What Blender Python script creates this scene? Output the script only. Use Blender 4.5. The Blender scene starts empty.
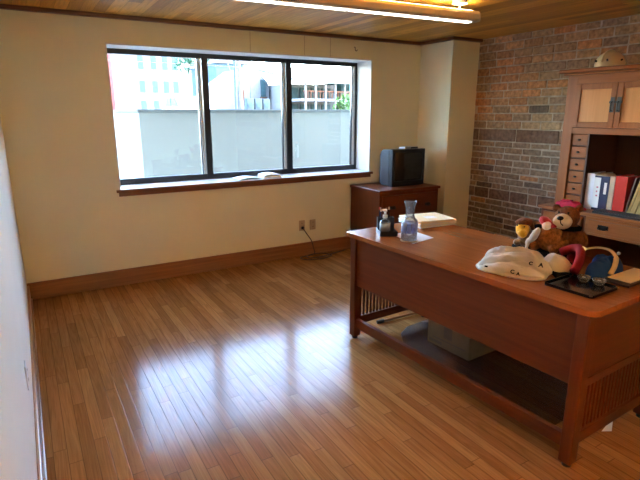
import bpy, bmesh, math, random
from mathutils import Vector, Matrix, noise
from mathutils.bvhtree import BVHTree
random.seed(7)
SC = bpy.context.scene
C = SC.collection
PI = math.pi

# ------------------------------------------------------------------ materials
def new_mat(name):
    m = bpy.data.materials.new(name); m.use_nodes = True
    nt = m.node_tree
    return m, nt, nt.nodes['Principled BSDF']

def N(nt, kind, **kw):
    n = nt.nodes.new(kind)
    for k, v in kw.items():
        setattr(n, k, v)
    return n

def lk(nt, a, b):
    nt.links.new(a, b)

def mth(nt, op, a, b=None, c=None):
    n = N(nt, 'ShaderNodeMath', operation=op)
    for i, v in enumerate((a, b, c)):
        if v is None: continue
        if isinstance(v, (int, float)): n.inputs[i].default_value = v
        else: lk(nt, v, n.inputs[i])
    return n.outputs[0]

def ramp(nt, fac, stops):
    r = N(nt, 'ShaderNodeValToRGB')
    el = r.color_ramp.elements
    while len(el) < len(stops): el.new(0.5)
    for e, (p, c) in zip(el, stops):
        e.position = p; e.color = (c[0], c[1], c[2], 1)
    lk(nt, fac, r.inputs[0])
    return r.outputs[0]

def mixc(nt, mode, fac, a, b):
    n = N(nt, 'ShaderNodeMix', data_type='RGBA', blend_type=mode)
    for i, v in ((0, fac), (6, a), (7, b)):
        if isinstance(v, (int, float)): n.inputs[i].default_value = v
        elif isinstance(v, tuple): n.inputs[i].default_value = (v[0], v[1], v[2], 1)
        else: lk(nt, v, n.inputs[i])
    return n.outputs[2]

def plain(name, col, rough=0.5, metal=0.0, spec=0.5, var=0.06, scale=9.0, bump=0.0, bscale=60.0, coat=0.0, sheen=0.0):
    m, nt, b = new_mat(name)
    tc = N(nt, 'ShaderNodeTexCoord')
    nz = N(nt, 'ShaderNodeTexNoise'); nz.inputs['Scale'].default_value = scale; nz.inputs['Detail'].default_value = 4
    lk(nt, tc.outputs['Object'], nz.inputs['Vector'])
    lo = tuple(c * (1 - var) for c in col); hi = tuple(min(1, c * (1 + var)) for c in col)
    lk(nt, ramp(nt, nz.outputs['Fac'], [(0.3, lo), (0.7, hi)]), b.inputs['Base Color'])
    b.inputs['Roughness'].default_value = rough
    b.inputs['Metallic'].default_value = metal
    b.inputs['Specular IOR Level'].default_value = spec
    b.inputs['Coat Weight'].default_value = coat
    b.inputs['Coat Roughness'].default_value = 0.1
    b.inputs['Sheen Weight'].default_value = sheen
    if bump:
        n2 = N(nt, 'ShaderNodeTexNoise'); n2.inputs['Scale'].default_value = bscale; n2.inputs['Detail'].default_value = 5
        lk(nt, tc.outputs['Object'], n2.inputs['Vector'])
        bp = N(nt, 'ShaderNodeBump'); bp.inputs['Strength'].default_value = bump; bp.inputs['Distance'].default_value = 0.01
        lk(nt, n2.outputs['Fac'], bp.inputs['Height']); lk(nt, bp.outputs['Normal'], b.inputs['Normal'])
    return m

def wood(name, dark, light, axis='y', rough=0.35, spec=0.5, fine=55.0, coat=0.0):
    m, nt, b = new_mat(name)
    tc = N(nt, 'ShaderNodeTexCoord')
    mp = N(nt, 'ShaderNodeMapping')
    s = {'x': (2.2, fine, fine), 'y': (fine, 2.2, fine), 'z': (fine, fine, 2.2)}[axis]
    mp.inputs['Scale'].default_value = s
    lk(nt, tc.outputs['Object'], mp.inputs['Vector'])
    n1 = N(nt, 'ShaderNodeTexNoise'); n1.inputs['Scale'].default_value = 1.0; n1.inputs['Detail'].default_value = 5; n1.inputs['Distortion'].default_value = 0.6
    lk(nt, mp.outputs['Vector'], n1.inputs['Vector'])
    n2 = N(nt, 'ShaderNodeTexNoise'); n2.inputs['Scale'].default_value = 0.22; n2.inputs['Detail'].default_value = 3; n2.inputs['Distortion'].default_value = 1.5
    lk(nt, mp.outputs['Vector'], n2.inputs['Vector'])
    f = mth(nt, 'ADD', mth(nt, 'MULTIPLY', n1.outputs['Fac'], 0.5), mth(nt, 'MULTIPLY', n2.outputs['Fac'], 0.5))
    lk(nt, ramp(nt, f, [(0.32, dark), (0.68, light)]), b.inputs['Base Color'])
    b.inputs['Roughness'].default_value = rough
    b.inputs['Specular IOR Level'].default_value = spec
    b.inputs['Coat Weight'].default_value = coat; b.inputs['Coat Roughness'].default_value = 0.15
    bp = N(nt, 'ShaderNodeBump'); bp.inputs['Strength'].default_value = 0.06; bp.inputs['Distance'].default_value = 0.003
    lk(nt, n1.outputs['Fac'], bp.inputs['Height']); lk(nt, bp.outputs['Normal'], b.inputs['Normal'])
    return m

def planks(name, width, length, stops, rough, spec, groove=0.0012, grain=(90.0, 4.0), gdark=0.45, gdepth=0.4):
    """boards laid along world Y"""
    m, nt, b = new_mat(name)
    tc = N(nt, 'ShaderNodeTexCoord'); sp = N(nt, 'ShaderNodeSeparateXYZ')
    lk(nt, tc.outputs['Object'], sp.inputs[0])
    X, Y = sp.outputs[0], sp.outputs[1]
    xs = mth(nt, 'DIVIDE', X, width); ix = mth(nt, 'FLOOR', xs); fx = mth(nt, 'FRACT', xs)
    w1 = N(nt, 'ShaderNodeTexWhiteNoise', noise_dimensions='1D'); lk(nt, ix, w1.inputs['W'])
    ys = mth(nt, 'ADD', mth(nt, 'DIVIDE', Y, length), mth(nt, 'MULTIPLY', w1.outputs['Value'], 7.0))
    iy = mth(nt, 'FLOOR', ys); fy = mth(nt, 'FRACT', ys)
    cb = N(nt, 'ShaderNodeCombineXYZ'); lk(nt, ix, cb.inputs[0]); lk(nt, iy, cb.inputs[1])
    w2 = N(nt, 'ShaderNodeTexWhiteNoise', noise_dimensions='2D'); lk(nt, cb.outputs[0], w2.inputs['Vector'])
    base = ramp(nt, w2.outputs['Value'], stops)
    gv = N(nt, 'ShaderNodeCombineXYZ')
    lk(nt, mth(nt, 'MULTIPLY', X, grain[0]), gv.inputs[0]); lk(nt, mth(nt, 'MULTIPLY', Y, grain[1]), gv.inputs[1])
    lk(nt, mth(nt, 'MULTIPLY', w2.outputs['Value'], 70.0), gv.inputs[2])
    g1 = N(nt, 'ShaderNodeTexNoise'); g1.inputs['Scale'].default_value = 1.0; g1.inputs['Detail'].default_value = 5; g1.inputs['Distortion'].default_value = 1.0
    lk(nt, gv.outputs[0], g1.inputs['Vector'])
    # cathedral figure
    g2 = N(nt, 'ShaderNodeTexNoise'); g2.inputs['Scale'].default_value = 0.16; g2.inputs['Detail'].default_value = 2; g2.inputs['Distortion'].default_value = 0.8
    lk(nt, gv.outputs[0], g2.inputs['Vector'])
    rings = mth(nt, 'FRACT', mth(nt, 'MULTIPLY', g2.outputs['Fac'], 11.0))
    rings = mth(nt, 'ABSOLUTE', mth(nt, 'SUBTRACT', rings, 0.5))
    gf = mth(nt, 'ADD', mth(nt, 'MULTIPLY', g1.outputs['Fac'], 0.75), mth(nt, 'MULTIPLY', rings, 0.5))
    col = mixc(nt, 'MULTIPLY', 1.0, base, ramp(nt, gf, [(0.25, (0.74, 0.69, 0.64)), (0.7, (1.08, 1.08, 1.08))]))
    ex = mth(nt, 'MULTIPLY', mth(nt, 'MINIMUM', fx, mth(nt, 'SUBTRACT', 1.0, fx)), width)
    ey = mth(nt, 'MULTIPLY', mth(nt, 'MINIMUM', fy, mth(nt, 'SUBTRACT', 1.0, fy)), length)
    e = mth(nt, 'MINIMUM', ex, ey)
    mr = N(nt, 'ShaderNodeMapRange'); mr.inputs[1].default_value = 0.0; mr.inputs[2].default_value = groove
    lk(nt, e, mr.inputs[0])
    seam = mr.outputs[0]
    col2 = mixc(nt, 'MIX', seam, mixc(nt, 'MULTIPLY', 1.0, col, (gdark, gdark, gdark)), col)
    lk(nt, col2, b.inputs['Base Color'])
    b.inputs['Roughness'].default_value = rough; lk(nt, mth(nt, 'MULTIPLY', seam, spec), b.inputs['Specular IOR Level'])
    wv = N(nt, 'ShaderNodeTexNoise'); wv.inputs['Scale'].default_value = 5.0; lk(nt, tc.outputs['Object'], wv.inputs['Vector'])
    h = mth(nt, 'ADD', seam, mth(nt, 'ADD', mth(nt, 'MULTIPLY', g1.outputs['Fac'], 0.02), mth(nt, 'MULTIPLY', w2.outputs['Value'], 0.05)))
    bp = N(nt, 'ShaderNodeBump'); bp.inputs['Strength'].default_value = gdepth; bp.inputs['Distance'].default_value = 0.0012
    lk(nt, h, bp.inputs['Height']); lk(nt, bp.outputs['Normal'], b.inputs['Normal'])
    return m

def brick_mat(name):
    m, nt, b = new_mat(name)
    at = N(nt, 'ShaderNodeAttribute', attribute_name='tone')
    tc = N(nt, 'ShaderNodeTexCoord')
    nz = N(nt, 'ShaderNodeTexNoise'); nz.inputs['Scale'].default_value = 28; nz.inputs['Detail'].default_value = 6
    lk(nt, tc.outputs['Object'], nz.inputs['Vector'])
    n2 = N(nt, 'ShaderNodeTexNoise'); n2.inputs['Scale'].default_value = 9; n2.inputs['Detail'].default_value = 5
    lk(nt, tc.outputs['Object'], n2.inputs['Vector'])
    c = mixc(nt, 'MULTIPLY', 1.0, at.outputs['Color'], ramp(nt, nz.outputs['Fac'], [(0.3, (0.6, 0.58, 0.56)), (0.7, (1.3, 1.28, 1.22))]))
    c = mixc(nt, 'MIX', ramp(nt, n2.outputs['Fac'], [(0.58, (0, 0, 0)), (0.75, (0.45, 0.45, 0.45))]), c, (0.30, 0.25, 0.19))
    lk(nt, c, b.inputs['Base Color']); b.inputs['Roughness'].default_value = 0.9; b.inputs['Specular IOR Level'].default_value = 0.2
    bp = N(nt, 'ShaderNodeBump'); bp.inputs['Strength'].default_value = 0.7; bp.inputs['Distance'].default_value = 0.006
    lk(nt, nz.outputs['Fac'], bp.inputs['Height']); lk(nt, bp.outputs['Normal'], b.inputs['Normal'])
    return m

def clear(name, tint=(0.97, 0.98, 0.98), base=0.05, rough=0.02, haze=0.0, ior=1.45, hcol=(0.8, 0.82, 0.85)):
    m = bpy.data.materials.new(name); m.use_nodes = True
    nt = m.node_tree; nt.nodes.clear()
    out = N(nt, 'ShaderNodeOutputMaterial')
    t = N(nt, 'ShaderNodeBsdfTransparent'); t.inputs[0].default_value = (*tint, 1)
    g = N(nt, 'ShaderNodeBsdfGlossy'); g.inputs['Roughness'].default_value = rough
    fr = N(nt, 'ShaderNodeFresnel'); fr.inputs['IOR'].default_value = ior
    f = mth(nt, 'ADD', mth(nt, 'MULTIPLY', fr.outputs[0], 0.8), base)
    mx = N(nt, 'ShaderNodeMixShader'); lk(nt, f, mx.inputs[0]); lk(nt, t.outputs[0], mx.inputs[1]); lk(nt, g.outputs[0], mx.inputs[2])
    last = mx.outputs[0]
    if haze:
        d = N(nt, 'ShaderNodeBsdfDiffuse'); d.inputs[0].default_value = (*hcol, 1)
        m2 = N(nt, 'ShaderNodeMixShader'); m2.inputs[0].default_value = haze
        lk(nt, last, m2.inputs[1]); lk(nt, d.outputs[0], m2.inputs[2]); last = m2.outputs[0]
    lk(nt, last, out.inputs[0])
    return m

def glow(name, col, strength):
    m, nt, b = new_mat(name)
    b.inputs['Base Color'].default_value = (0.9, 0.9, 0.88, 1)
    b.inputs['Emission Color'].default_value = (*col, 1); b.inputs['Emission Strength'].default_value = strength
    return m

M = {}
M['floor'] = planks('oak strip flooring', 0.0585, 0.80,
    [(0.0, (0.255, 0.110, 0.033)), (0.3, (0.300, 0.134, 0.040)), (0.7, (0.325, 0.149, 0.044)), (1.0, (0.375, 0.183, 0.058))], 0.165, 0.10, groove=0.0024, gdark=0.30, gdepth=0.22)
M['ceil'] = planks('wood plank ceiling', 0.092, 1.9,
    [(0.0, (0.42, 0.195, 0.030)), (0.5, (0.62, 0.305, 0.050)), (1.0, (0.78, 0.42, 0.075))], 0.45, 0.4, groove=0.002, grain=(60.0, 3.0))
M['tan'] = plain('tan wall paint', (0.84, 0.81, 0.585), 0.75, spec=0.25, var=0.02, scale=3, bump=0.03, bscale=300)
M['white_wall'] = plain('off white wall paint', (0.80, 0.775, 0.705), 0.8, spec=0.2, var=0.015, scale=3)
M['reveal'] = plain('white reveal paint', (0.75, 0.74, 0.68), 0.7, spec=0.3, var=0.02)
M['brick'] = brick_mat('old brick')
M['mortar'] = plain('lime mortar', (0.46, 0.39, 0.29), 0.95, spec=0.1, var=0.25, scale=14, bump=0.8, bscale=70)
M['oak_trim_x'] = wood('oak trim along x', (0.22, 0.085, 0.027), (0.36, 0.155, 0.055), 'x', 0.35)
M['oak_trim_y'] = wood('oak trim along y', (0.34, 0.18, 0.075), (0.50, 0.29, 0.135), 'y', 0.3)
M['cornice'] = wood('dark cornice wood', (0.10, 0.032, 0.012), (0.19, 0.066, 0.025), 'x', 0.4)
M['sill'] = wood('window sill wood', (0.13, 0.045, 0.018), (0.22, 0.085, 0.035), 'x', 0.22, 0.6, coat=0.6)
M['sill_top'] = plain('white laminate and glare sill top', (0.70, 0.68, 0.66), 0.25, spec=0.5)
M['alu_black'] = plain('black anodised frame', (0.012, 0.013, 0.016), 0.35, var=0.1)
M['alu'] = plain('bare aluminium strip', (0.50, 0.49, 0.46), 0.5)
M['glass'] = clear('window glass', (0.96, 0.98, 0.98), 0.01)
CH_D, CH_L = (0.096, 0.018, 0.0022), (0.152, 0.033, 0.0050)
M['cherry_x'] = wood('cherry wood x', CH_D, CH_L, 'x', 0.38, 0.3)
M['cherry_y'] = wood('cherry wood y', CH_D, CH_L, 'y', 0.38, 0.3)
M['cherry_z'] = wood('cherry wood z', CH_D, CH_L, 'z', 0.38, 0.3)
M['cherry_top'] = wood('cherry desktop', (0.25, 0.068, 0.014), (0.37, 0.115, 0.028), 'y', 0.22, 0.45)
HL_D, HL_L = (0.21, 0.063, 0.013), (0.31, 0.106, 0.026)  # desk cherry made lighter, paints in the light falling on the hutch
M['hutch_y'] = wood('hutch lit cherry y', HL_D, HL_L, 'y', 0.4, 0.22)
M['hutch_z'] = wood('hutch lit cherry z', HL_D, HL_L, 'z', 0.4, 0.22)
M['panel_z'] = wood('hutch door panel', (0.46, 0.19, 0.058), (0.58, 0.265, 0.088), 'z', 0.4, 0.22)
M['inner'] = wood('hutch interior shade', (0.055, 0.018, 0.008), (0.09, 0.032, 0.013), 'z', 0.5)  # darker copy of the cherry, paints shade into the recesses
M['iron'] = plain('dark iron hardware', (0.03, 0.027, 0.024), 0.35, metal=0.9)
M['iron_worn'] = plain('worn pewter hardware', (0.035, 0.033, 0.03), 0.4, metal=0.3)
M['black_plastic'] = plain('black plastic', (0.012, 0.013, 0.015), 0.4)
M['tv_shell'] = plain('charcoal tv shell', (0.035, 0.038, 0.043), 0.42)
M['tv_glass'] = plain('dark tv screen', (0.016, 0.017, 0.015), 0.12, spec=0.6)
M['silver'] = plain('silver plastic', (0.45, 0.45, 0.44), 0.4)
M['white_plastic'] = plain('white plastic', (0.78, 0.78, 0.76), 0.4)
M['ivory'] = plain('ivory outlet plastic', (0.52, 0.41, 0.25), 0.4)
M['cord'] = plain('dark brown cord', (0.06, 0.035, 0.025), 0.5)
M['wire'] = plain('thin grey cord', (0.42, 0.34, 0.22), 0.6)
M['paper'] = plain('white paper', (0.80, 0.79, 0.76), 0.8, spec=0.2)
M['cream'] = plain('cream paper', (0.80, 0.71, 0.50), 0.8, spec=0.2)
M['manila'] = plain('manila card', (0.82, 0.68, 0.40), 0.75, spec=0.2)
M['page_green'] = plain('green brochure cover', (0.28, 0.42, 0.26), 0.5)
M['cardboard'] = plain('cardboard', (0.24, 0.165, 0.095), 0.85, spec=0.15, var=0.08)
M['tape'] = plain('packing tape', (0.15, 0.10, 0.065), 0.35, spec=0.4)
M['bottle_clear'] = clear('clear bottle plastic', (0.80, 0.86, 0.90), 0.05, 0.05, haze=0.10)
M['bottle_label'] = plain('grey blue label', (0.20, 0.24, 0.28), 0.4)
M['gel'] = plain('sanitizer gel', (0.24, 0.30, 0.34), 0.2, spec=0.6)
M['carafe'] = clear('clear plastic', (0.93, 0.95, 0.96), 0.05, 0.06, haze=0.06)
M['blue_label'] = clear('blue printed film', (0.55, 0.68, 0.92), 0.04, 0.2, haze=0.20)
M['blue_dark'] = plain('dark blue print', (0.08, 0.15, 0.40), 0.4)
M['amber'] = plain('brown residue', (0.20, 0.07, 0.03), 0.3)
M['cork'] = plain('pale wooden coaster', (0.62, 0.42, 0.23), 0.7)
M['jersey'] = plain('white jersey cloth', (0.56, 0.515, 0.44), 0.9, spec=0.1, bump=0.25, bscale=160, sheen=0.05)
M['black_cloth'] = plain('black cloth', (0.007, 0.007, 0.008), 1.0, spec=0.02, bump=0.25, bscale=160, sheen=0.0)
M['red_cloth'] = plain('red cloth', (0.22, 0.010, 0.012), 0.85, spec=0.15, bump=0.3, bscale=120, sheen=0.0)
M['cap_red'] = plain('crimson fabric', (0.40, 0.012, 0.035), 0.75, spec=0.2, bump=0.3, bscale=120, sheen=0.0)
M['blue_cloth'] = plain('royal blue cloth', (0.012, 0.045, 0.19), 0.8, spec=0.15, bump=0.3, bscale=120, sheen=0.0)
M['strap'] = plain('cream webbing', (0.58, 0.46, 0.26), 0.8, spec=0.2)
M['fur'] = plain('brown plush fur', (0.26, 0.098, 0.026), 0.95, spec=0.1, var=0.5, scale=55, bump=1.0, bscale=150, sheen=0.05)
M['fur_dark'] = plain('dark brown plush fur', (0.17, 0.055, 0.018), 0.95, spec=0.1, var=0.4, scale=55, bump=1.0, bscale=150, sheen=0.05)
M['fur_cream'] = plain('cream plush', (0.72, 0.58, 0.44), 0.95, spec=0.1, var=0.12, scale=40, bump=0.7, bscale=150, sheen=0.4)
M['fur_tan'] = plain('tan plush', (0.33, 0.19, 0.085), 0.95, spec=0.1, var=0.25, scale=40, bump=0.7, bscale=150, sheen=0.4)
M['fur_yellow'] = plain('yellow plush', (0.75, 0.42, 0.025), 0.9, spec=0.1, var=0.12, scale=40, bump=0.6, bscale=150, sheen=0.3)
M['fur_red'] = plain('red plush', (0.55, 0.022, 0.018), 0.9, spec=0.1, var=0.1, scale=40, bump=0.6, bscale=150, sheen=0.3)
M['fur_white'] = plain('white plush', (0.75, 0.68, 0.60), 0.9, spec=0.1, var=0.1, scale=40, bump=0.6, bscale=150, sheen=0.3)
M['bead'] = plain('glossy black bead', (0.006, 0.006, 0.006), 0.15)
M['helmet'] = plain('cream helmet shell', (0.76, 0.64, 0.36), 0.3, spec=0.5)
M['navy'] = plain('navy vinyl', (0.016, 0.022, 0.07), 0.4)
M['white_binder'] = plain('white vinyl', (0.80, 0.82, 0.86), 0.4)
M['red_binder'] = plain('red vinyl', (0.50, 0.025, 0.012), 0.35)
M['beige'] = plain('beige folder', (0.46, 0.36, 0.24), 0.7)
M['ochre'] = plain('ochre book cloth', (0.42, 0.27, 0.07), 0.6)
M['darkbook'] = plain('dark brown book', (0.08, 0.03, 0.015), 0.5)
M['pink_ink'] = plain('pink print', (0.62, 0.22, 0.26), 0.6)
M['green_ink'] = plain('green label', (0.10, 0.22, 0.12), 0.6)
M['mat'] = clear('thin tinted sheet', (0.80, 0.77, 0.74), 0.0, 0.45, haze=0.05, ior=1.08, hcol=(0.4, 0.34, 0.28))
M['housing'] = plain('beige fixture housing', (0.50, 0.46, 0.40), 0.45)
M['lamp_down'] = glow('fluorescent lens', (1.0, 0.93, 0.82), 2.2)
M['lamp_up'] = glow('warm uplight lens', (1.0, 0.74, 0.36), 9.0)
M['fill_up'] = glow('added fill uplight lens', (1.0, 0.90, 0.72), 72.0)  # top lens of the unseen pendant added to brighten the room
M['glass_item'] = clear('thick clear glass', (0.9, 0.92, 0.9), 0.10, 0.02, haze=0.08)
M['ext_white'] = plain('white exterior render', (0.105, 0.105, 0.103), 0.9, spec=0.03, var=0.03, scale=0.5)
M['parapet'] = plain('pale grey parapet', (0.142, 0.151, 0.155), 0.9, spec=0.05, var=0.03, scale=0.8)
M['cap_grey'] = plain('grey coping metal', (0.07, 0.08, 0.088), 0.8, spec=0.05)
M['ext_glass'] = plain('dark window panes', (0.022, 0.042, 0.045), 0.6, spec=0.05)
M['ext_pink'] = plain('pink brick facade', (0.10, 0.030, 0.028), 0.9, spec=0.03, var=0.1)
M['asphalt'] = plain('pale sunlit paving', (0.13, 0.128, 0.122), 0.9, spec=0.03, var=0.05, scale=0.6)
M['leaf'] = plain('green leaves', (0.032, 0.07, 0.018), 0.9, spec=0.03, var=0.4, scale=8)
M['leaf_teal'] = plain('dark green leaves', (0.018, 0.05, 0.03), 0.9, spec=0.03, var=0.4, scale=6)
M['bark'] = plain('pale bark', (0.09, 0.085, 0.08), 0.9, spec=0.03, var=0.2)
M['ext_blue'] = plain('blue grey siding', (0.035, 0.055, 0.07), 0.9, spec=0.03, var=0.08)
M['car_white'] = plain('white car paint', (0.12, 0.12, 0.12), 0.4, spec=0.1)
M['tyre'] = plain('tyre rubber', (0.02, 0.02, 0.02), 0.8)
M['ext_brown'] = plain('brown painted timber', (0.06, 0.028, 0.018), 0.9, spec=0.03)
M['ext_teal'] = plain('teal roof sheet', (0.025, 0.06, 0.06), 0.9, spec=0.03)
M['roof'] = plain('light shingle roof', (0.10, 0.10, 0.10), 0.9, spec=0.03, var=0.05)
M['skin_metal'] = plain('galvanised metal', (0.045, 0.06, 0.065), 0.9, spec=0.03)

# ------------------------------------------------------------------ mesh helpers
def BM(): return bmesh.new()

def box(bm, c, s, bev=0.0, rot=None, seg=2):
    mat = Matrix.Translation(Vector(c))
    if rot is not None: mat = mat @ rot
    mat = mat @ Matrix.Diagonal((s[0], s[1], s[2], 1))
    r = bmesh.ops.create_cube(bm, size=1.0, matrix=mat)
    if bev:
        es = list({e for v in r['verts'] for e in v.link_edges})
        bmesh.ops.bevel(bm, geom=es, offset=min(bev, min(s) * 0.45), segments=seg, affect='EDGES', profile=0.5)
    return bm

def box2(bm, lo, hi, bev=0.0):
    return box(bm, [(a + b) / 2 for a, b in zip(lo, hi)], [abs(b - a) for a, b in zip(lo, hi)], bev)

def rz(a): return Matrix.Rotation(a, 4, 'Z')
def rx(a): return Matrix.Rotation(a, 4, 'X')
def ry(a): return Matrix.Rotation(a, 4, 'Y')

def cyl(bm, c, r, h, r2=None, seg=24, rot=None):
    mat = Matrix.Translation(Vector(c))
    if rot is not None: mat = mat @ rot
    bmesh.ops.create_cone(bm, cap_ends=True, segments=seg, radius1=r, radius2=r if r2 is None else r2, depth=h, matrix=mat)
    return bm

def ball(bm, c, r, sc=(1, 1, 1), rot=None, sub=3):
    mat = Matrix.Translation(Vector(c))
    if rot is not None: mat = mat @ rot
    mat = mat @ Matrix.Diagonal((sc[0], sc[1], sc[2], 1))
    bmesh.ops.create_icosphere(bm, subdivisions=sub, radius=r, matrix=mat)
    return bm

def lathe(bm, prof, c=(0, 0, 0), seg=32, close=False):
    rings = []
    for r, z in prof:
        if r < 1e-5: rings.append([bm.verts.new((c[0], c[1], c[2] + z))])
        else: rings.append([bm.verts.new((c[0] + r * math.cos(2 * PI * i / seg), c[1] + r * math.sin(2 * PI * i / seg), c[2] + z)) for i in range(seg)])
    prs = list(zip(rings, rings[1:]))
    if close: prs.append((rings[-1], rings[0]))
    for a, b in prs:
        for i in range(seg):
            j = (i + 1) % seg
            if len(a) == 1 and len(b) == 1: continue
            if len(a) == 1: bm.faces.new((a[0], b[i], b[j]))
            elif len(b) == 1: bm.faces.new((a[i], b[0], a[j]))
            else: bm.faces.new((a[i], b[i], b[j], a[j]))
    return bm

def smooth_path(pts, n=6):
    P = [Vector(p) for p in pts]; out = []
    for i in range(len(P) - 1):
        p0, p1, p2, p3 = P[max(0, i - 1)], P[i], P[i + 1], P[min(len(P) - 1, i + 2)]
        for k in range(n):
            t = k / n
            out.append(0.5 * ((2 * p1) + (p2 - p0) * t + (2 * p0 - 5 * p1 + 4 * p2 - p3) * t * t + (3 * p1 - p0 - 3 * p2 + p3) * t ** 3))
    out.append(P[-1]); return out

def tube(bm, pts, r, seg=8, flat=None, n=6, smooth=True):
    P = smooth_path(pts, n) if smooth and len(pts) > 2 else [Vector(p) for p in pts]
    rings = []; up = Vector((0, 0, 1))
    for i, p in enumerate(P):
        d = (P[min(i + 1, len(P) - 1)] - P[max(i - 1, 0)]).normalized()
        if abs(d.dot(up)) > 0.95: up = Vector((0, 1, 0)) if abs(d.y) < 0.9 else Vector((1, 0, 0))
        s = d.cross(up).normalized(); u = s.cross(d).normalized(); up = u
        ra, rb = (r, r) if flat is None else flat
        rings.append([bm.verts.new(p + s * ra * math.cos(2 * PI * k / seg) + u * rb * math.sin(2 * PI * k / seg)) for k in range(seg)])
    for a, b in zip(rings, rings[1:]):
        for k in range(seg):
            j = (k + 1) % seg
            bm.faces.new((a[k], a[j], b[j], b[k]))
    bm.faces.new(rings[0][::-1]); bm.faces.new(rings[-1])
    return bm

def prism(bm, poly, z0, z1, bev=0.0):
    lo = [bm.verts.new((x, y, z0)) for x, y in poly]; hi = [bm.verts.new((x, y, z1)) for x, y in poly]
    n = len(poly)
    fs = [bm.faces.new(lo[::-1]), bm.faces.new(hi)]
    for i in range(n):
        j = (i + 1) % n
        fs.append(bm.faces.new((lo[i], lo[j], hi[j], hi[i])))
    if bev:
        es = [e for e in fs[1].edges] + [e for e in fs[0].edges]
        bmesh.ops.bevel(bm, geom=es, offset=bev, segments=2, affect='EDGES', profile=0.5)
    return bm

def rounded_rect(w, l, r, n=6, far=None):
    pts = []
    f = r if far is None else far; r0 = r
    for cx, cy, a0, r in ((w / 2 - f, l / 2 - f, 0, f), (-w / 2 + f, l / 2 - f, PI / 2, f), (-w / 2 + r0, -l / 2 + r0, PI, r0), (w / 2 - r0, -l / 2 + r0, 1.5 * PI, r0)):
        for k in range(n + 1):
            a = a0 + k * PI / 2 / n
            pts.append((cx + r * math.cos(a), cy + r * math.sin(a)))
    return pts

def blob(bm, poly, h, z=0.0, wr=0.012, fr=14.0, seed=0.0, rings=22, seg=96, power=5.0, tilt=None, fold=0.0, fdir=0.0):
    """a soft heap of cloth over a star-shaped footprint"""
    cx = sum(p[0] for p in poly) / len(poly); cy = sum(p[1] for p in poly) / len(poly)
    sp = smooth_path([(p[0], p[1], 0) for p in poly] + [(poly[0][0], poly[0][1], 0)], 8)[:-1]
    ang = sorted((math.atan2(p.y - cy, p.x - cx), math.hypot(p.x - cx, p.y - cy)) for p in sp)
    def rad(a):
        for i in range(len(ang)):
            a1, r1 = ang[i]; a0, r0 = ang[i - 1]
            if i == 0: a0 -= 2 * PI
            if a0 <= a <= a1: return r0 + (r1 - r0) * (a - a0) / max(1e-6, a1 - a0)
        a0, r0 = ang[-1]; a1, r1 = ang[0]; a1 += 2 * PI
        return r0 + (r1 - r0) * (a - a0) / max(1e-6, a1 - a0)
    RD = [rad(-PI + 2 * PI * i / seg) for i in range(seg)]
    def height(x, y, t):
        w = noise.noise(Vector((x * fr, y * fr, seed))) + 0.5 * noise.noise(Vector((x * fr * 2.3, y * fr * 2.3, seed + 5)))
        if fold:
            a_ = x * math.cos(fdir) + y * math.sin(fdir); b_ = -x * math.sin(fdir) + y * math.cos(fdir)
            w += fold * (1 - 2.4 * abs(noise.noise(Vector((a_ * 5.0, b_ * 17.0, seed + 2)))) ) + 0.5 * fold * noise.noise(Vector((a_ * 9.0, b_ * 40.0, seed + 7)))
        k = (1 - t ** power) ** 0.5
        hh = h if tilt is None else max(0.004, h + tilt[0] * (x - cx) + tilt[1] * (y - cy))
        return k * max(0.003, hh + wr * w)
    top = bm.verts.new((cx, cy, z + height(cx, cy, 0))); prev = None
    for q in range(1, rings + 1):
        t = q / rings; ring = []
        for i in range(seg):
            a = -PI + 2 * PI * i / seg
            x, y = cx + RD[i] * t * math.cos(a), cy + RD[i] * t * math.sin(a)
            ring.append(bm.verts.new((x, y, z + height(x, y, t) + (0.001 if q == rings else 0))))
        for i in range(seg):
            j = (i + 1) % seg
            if prev is None: bm.faces.new((top, ring[i], ring[j]))
            else: bm.faces.new((prev[i], ring[i], ring[j], prev[j]))
        prev = ring
    low = [bm.verts.new((cx + RD[i] * 0.985 * math.cos(-PI + 2 * PI * i / seg), cy + RD[i] * 0.985 * math.sin(-PI + 2 * PI * i / seg), z)) for i in range(seg)]
    for i in range(seg):
        j = (i + 1) % seg
        bm.faces.new((prev[i], low[i], low[j], prev[j]))
    bm.faces.new(low[::-1])
    return bm

def obj(name, bm, m, parent=None, smooth=False, label=None):
    bmesh.ops.recalc_face_normals(bm, faces=bm.faces[:])
    me = bpy.data.meshes.new(name); bm.to_mesh(me); bm.free()
    if smooth:
        for p in me.polygons: p.use_smooth = True
    if isinstance(m, str): m = M[m]
    me.materials.append(m)
    o = bpy.data.objects.new(name, me); C.objects.link(o)
    if parent is not None: o.parent = parent
    if label: o['label'] = label
    return o

def tag(o, label, cat, group=None):
    o['label'] = label; o['category'] = cat
    if group: o['group'] = group
    return o

def thing(name, label, cat, loc=(0, 0, 0), rot=0.0, group=None):
    o = bpy.data.objects.new(name, None); o.empty_display_size = 0.1; C.objects.link(o)
    o.location = loc; o.rotation_euler = (0, 0, rot)
    return tag(o, label, cat, group)

def struct(name, bm, m, parent=None, smooth=False):
    o = obj(name, bm, m, parent, smooth)
    if parent is None: o['kind'] = 'structure'
    return o

def soften(o, levels=1):
    md = o.modifiers.new('subdivision', 'SUBSURF'); md.levels = levels; md.render_levels = levels
    return o

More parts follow.
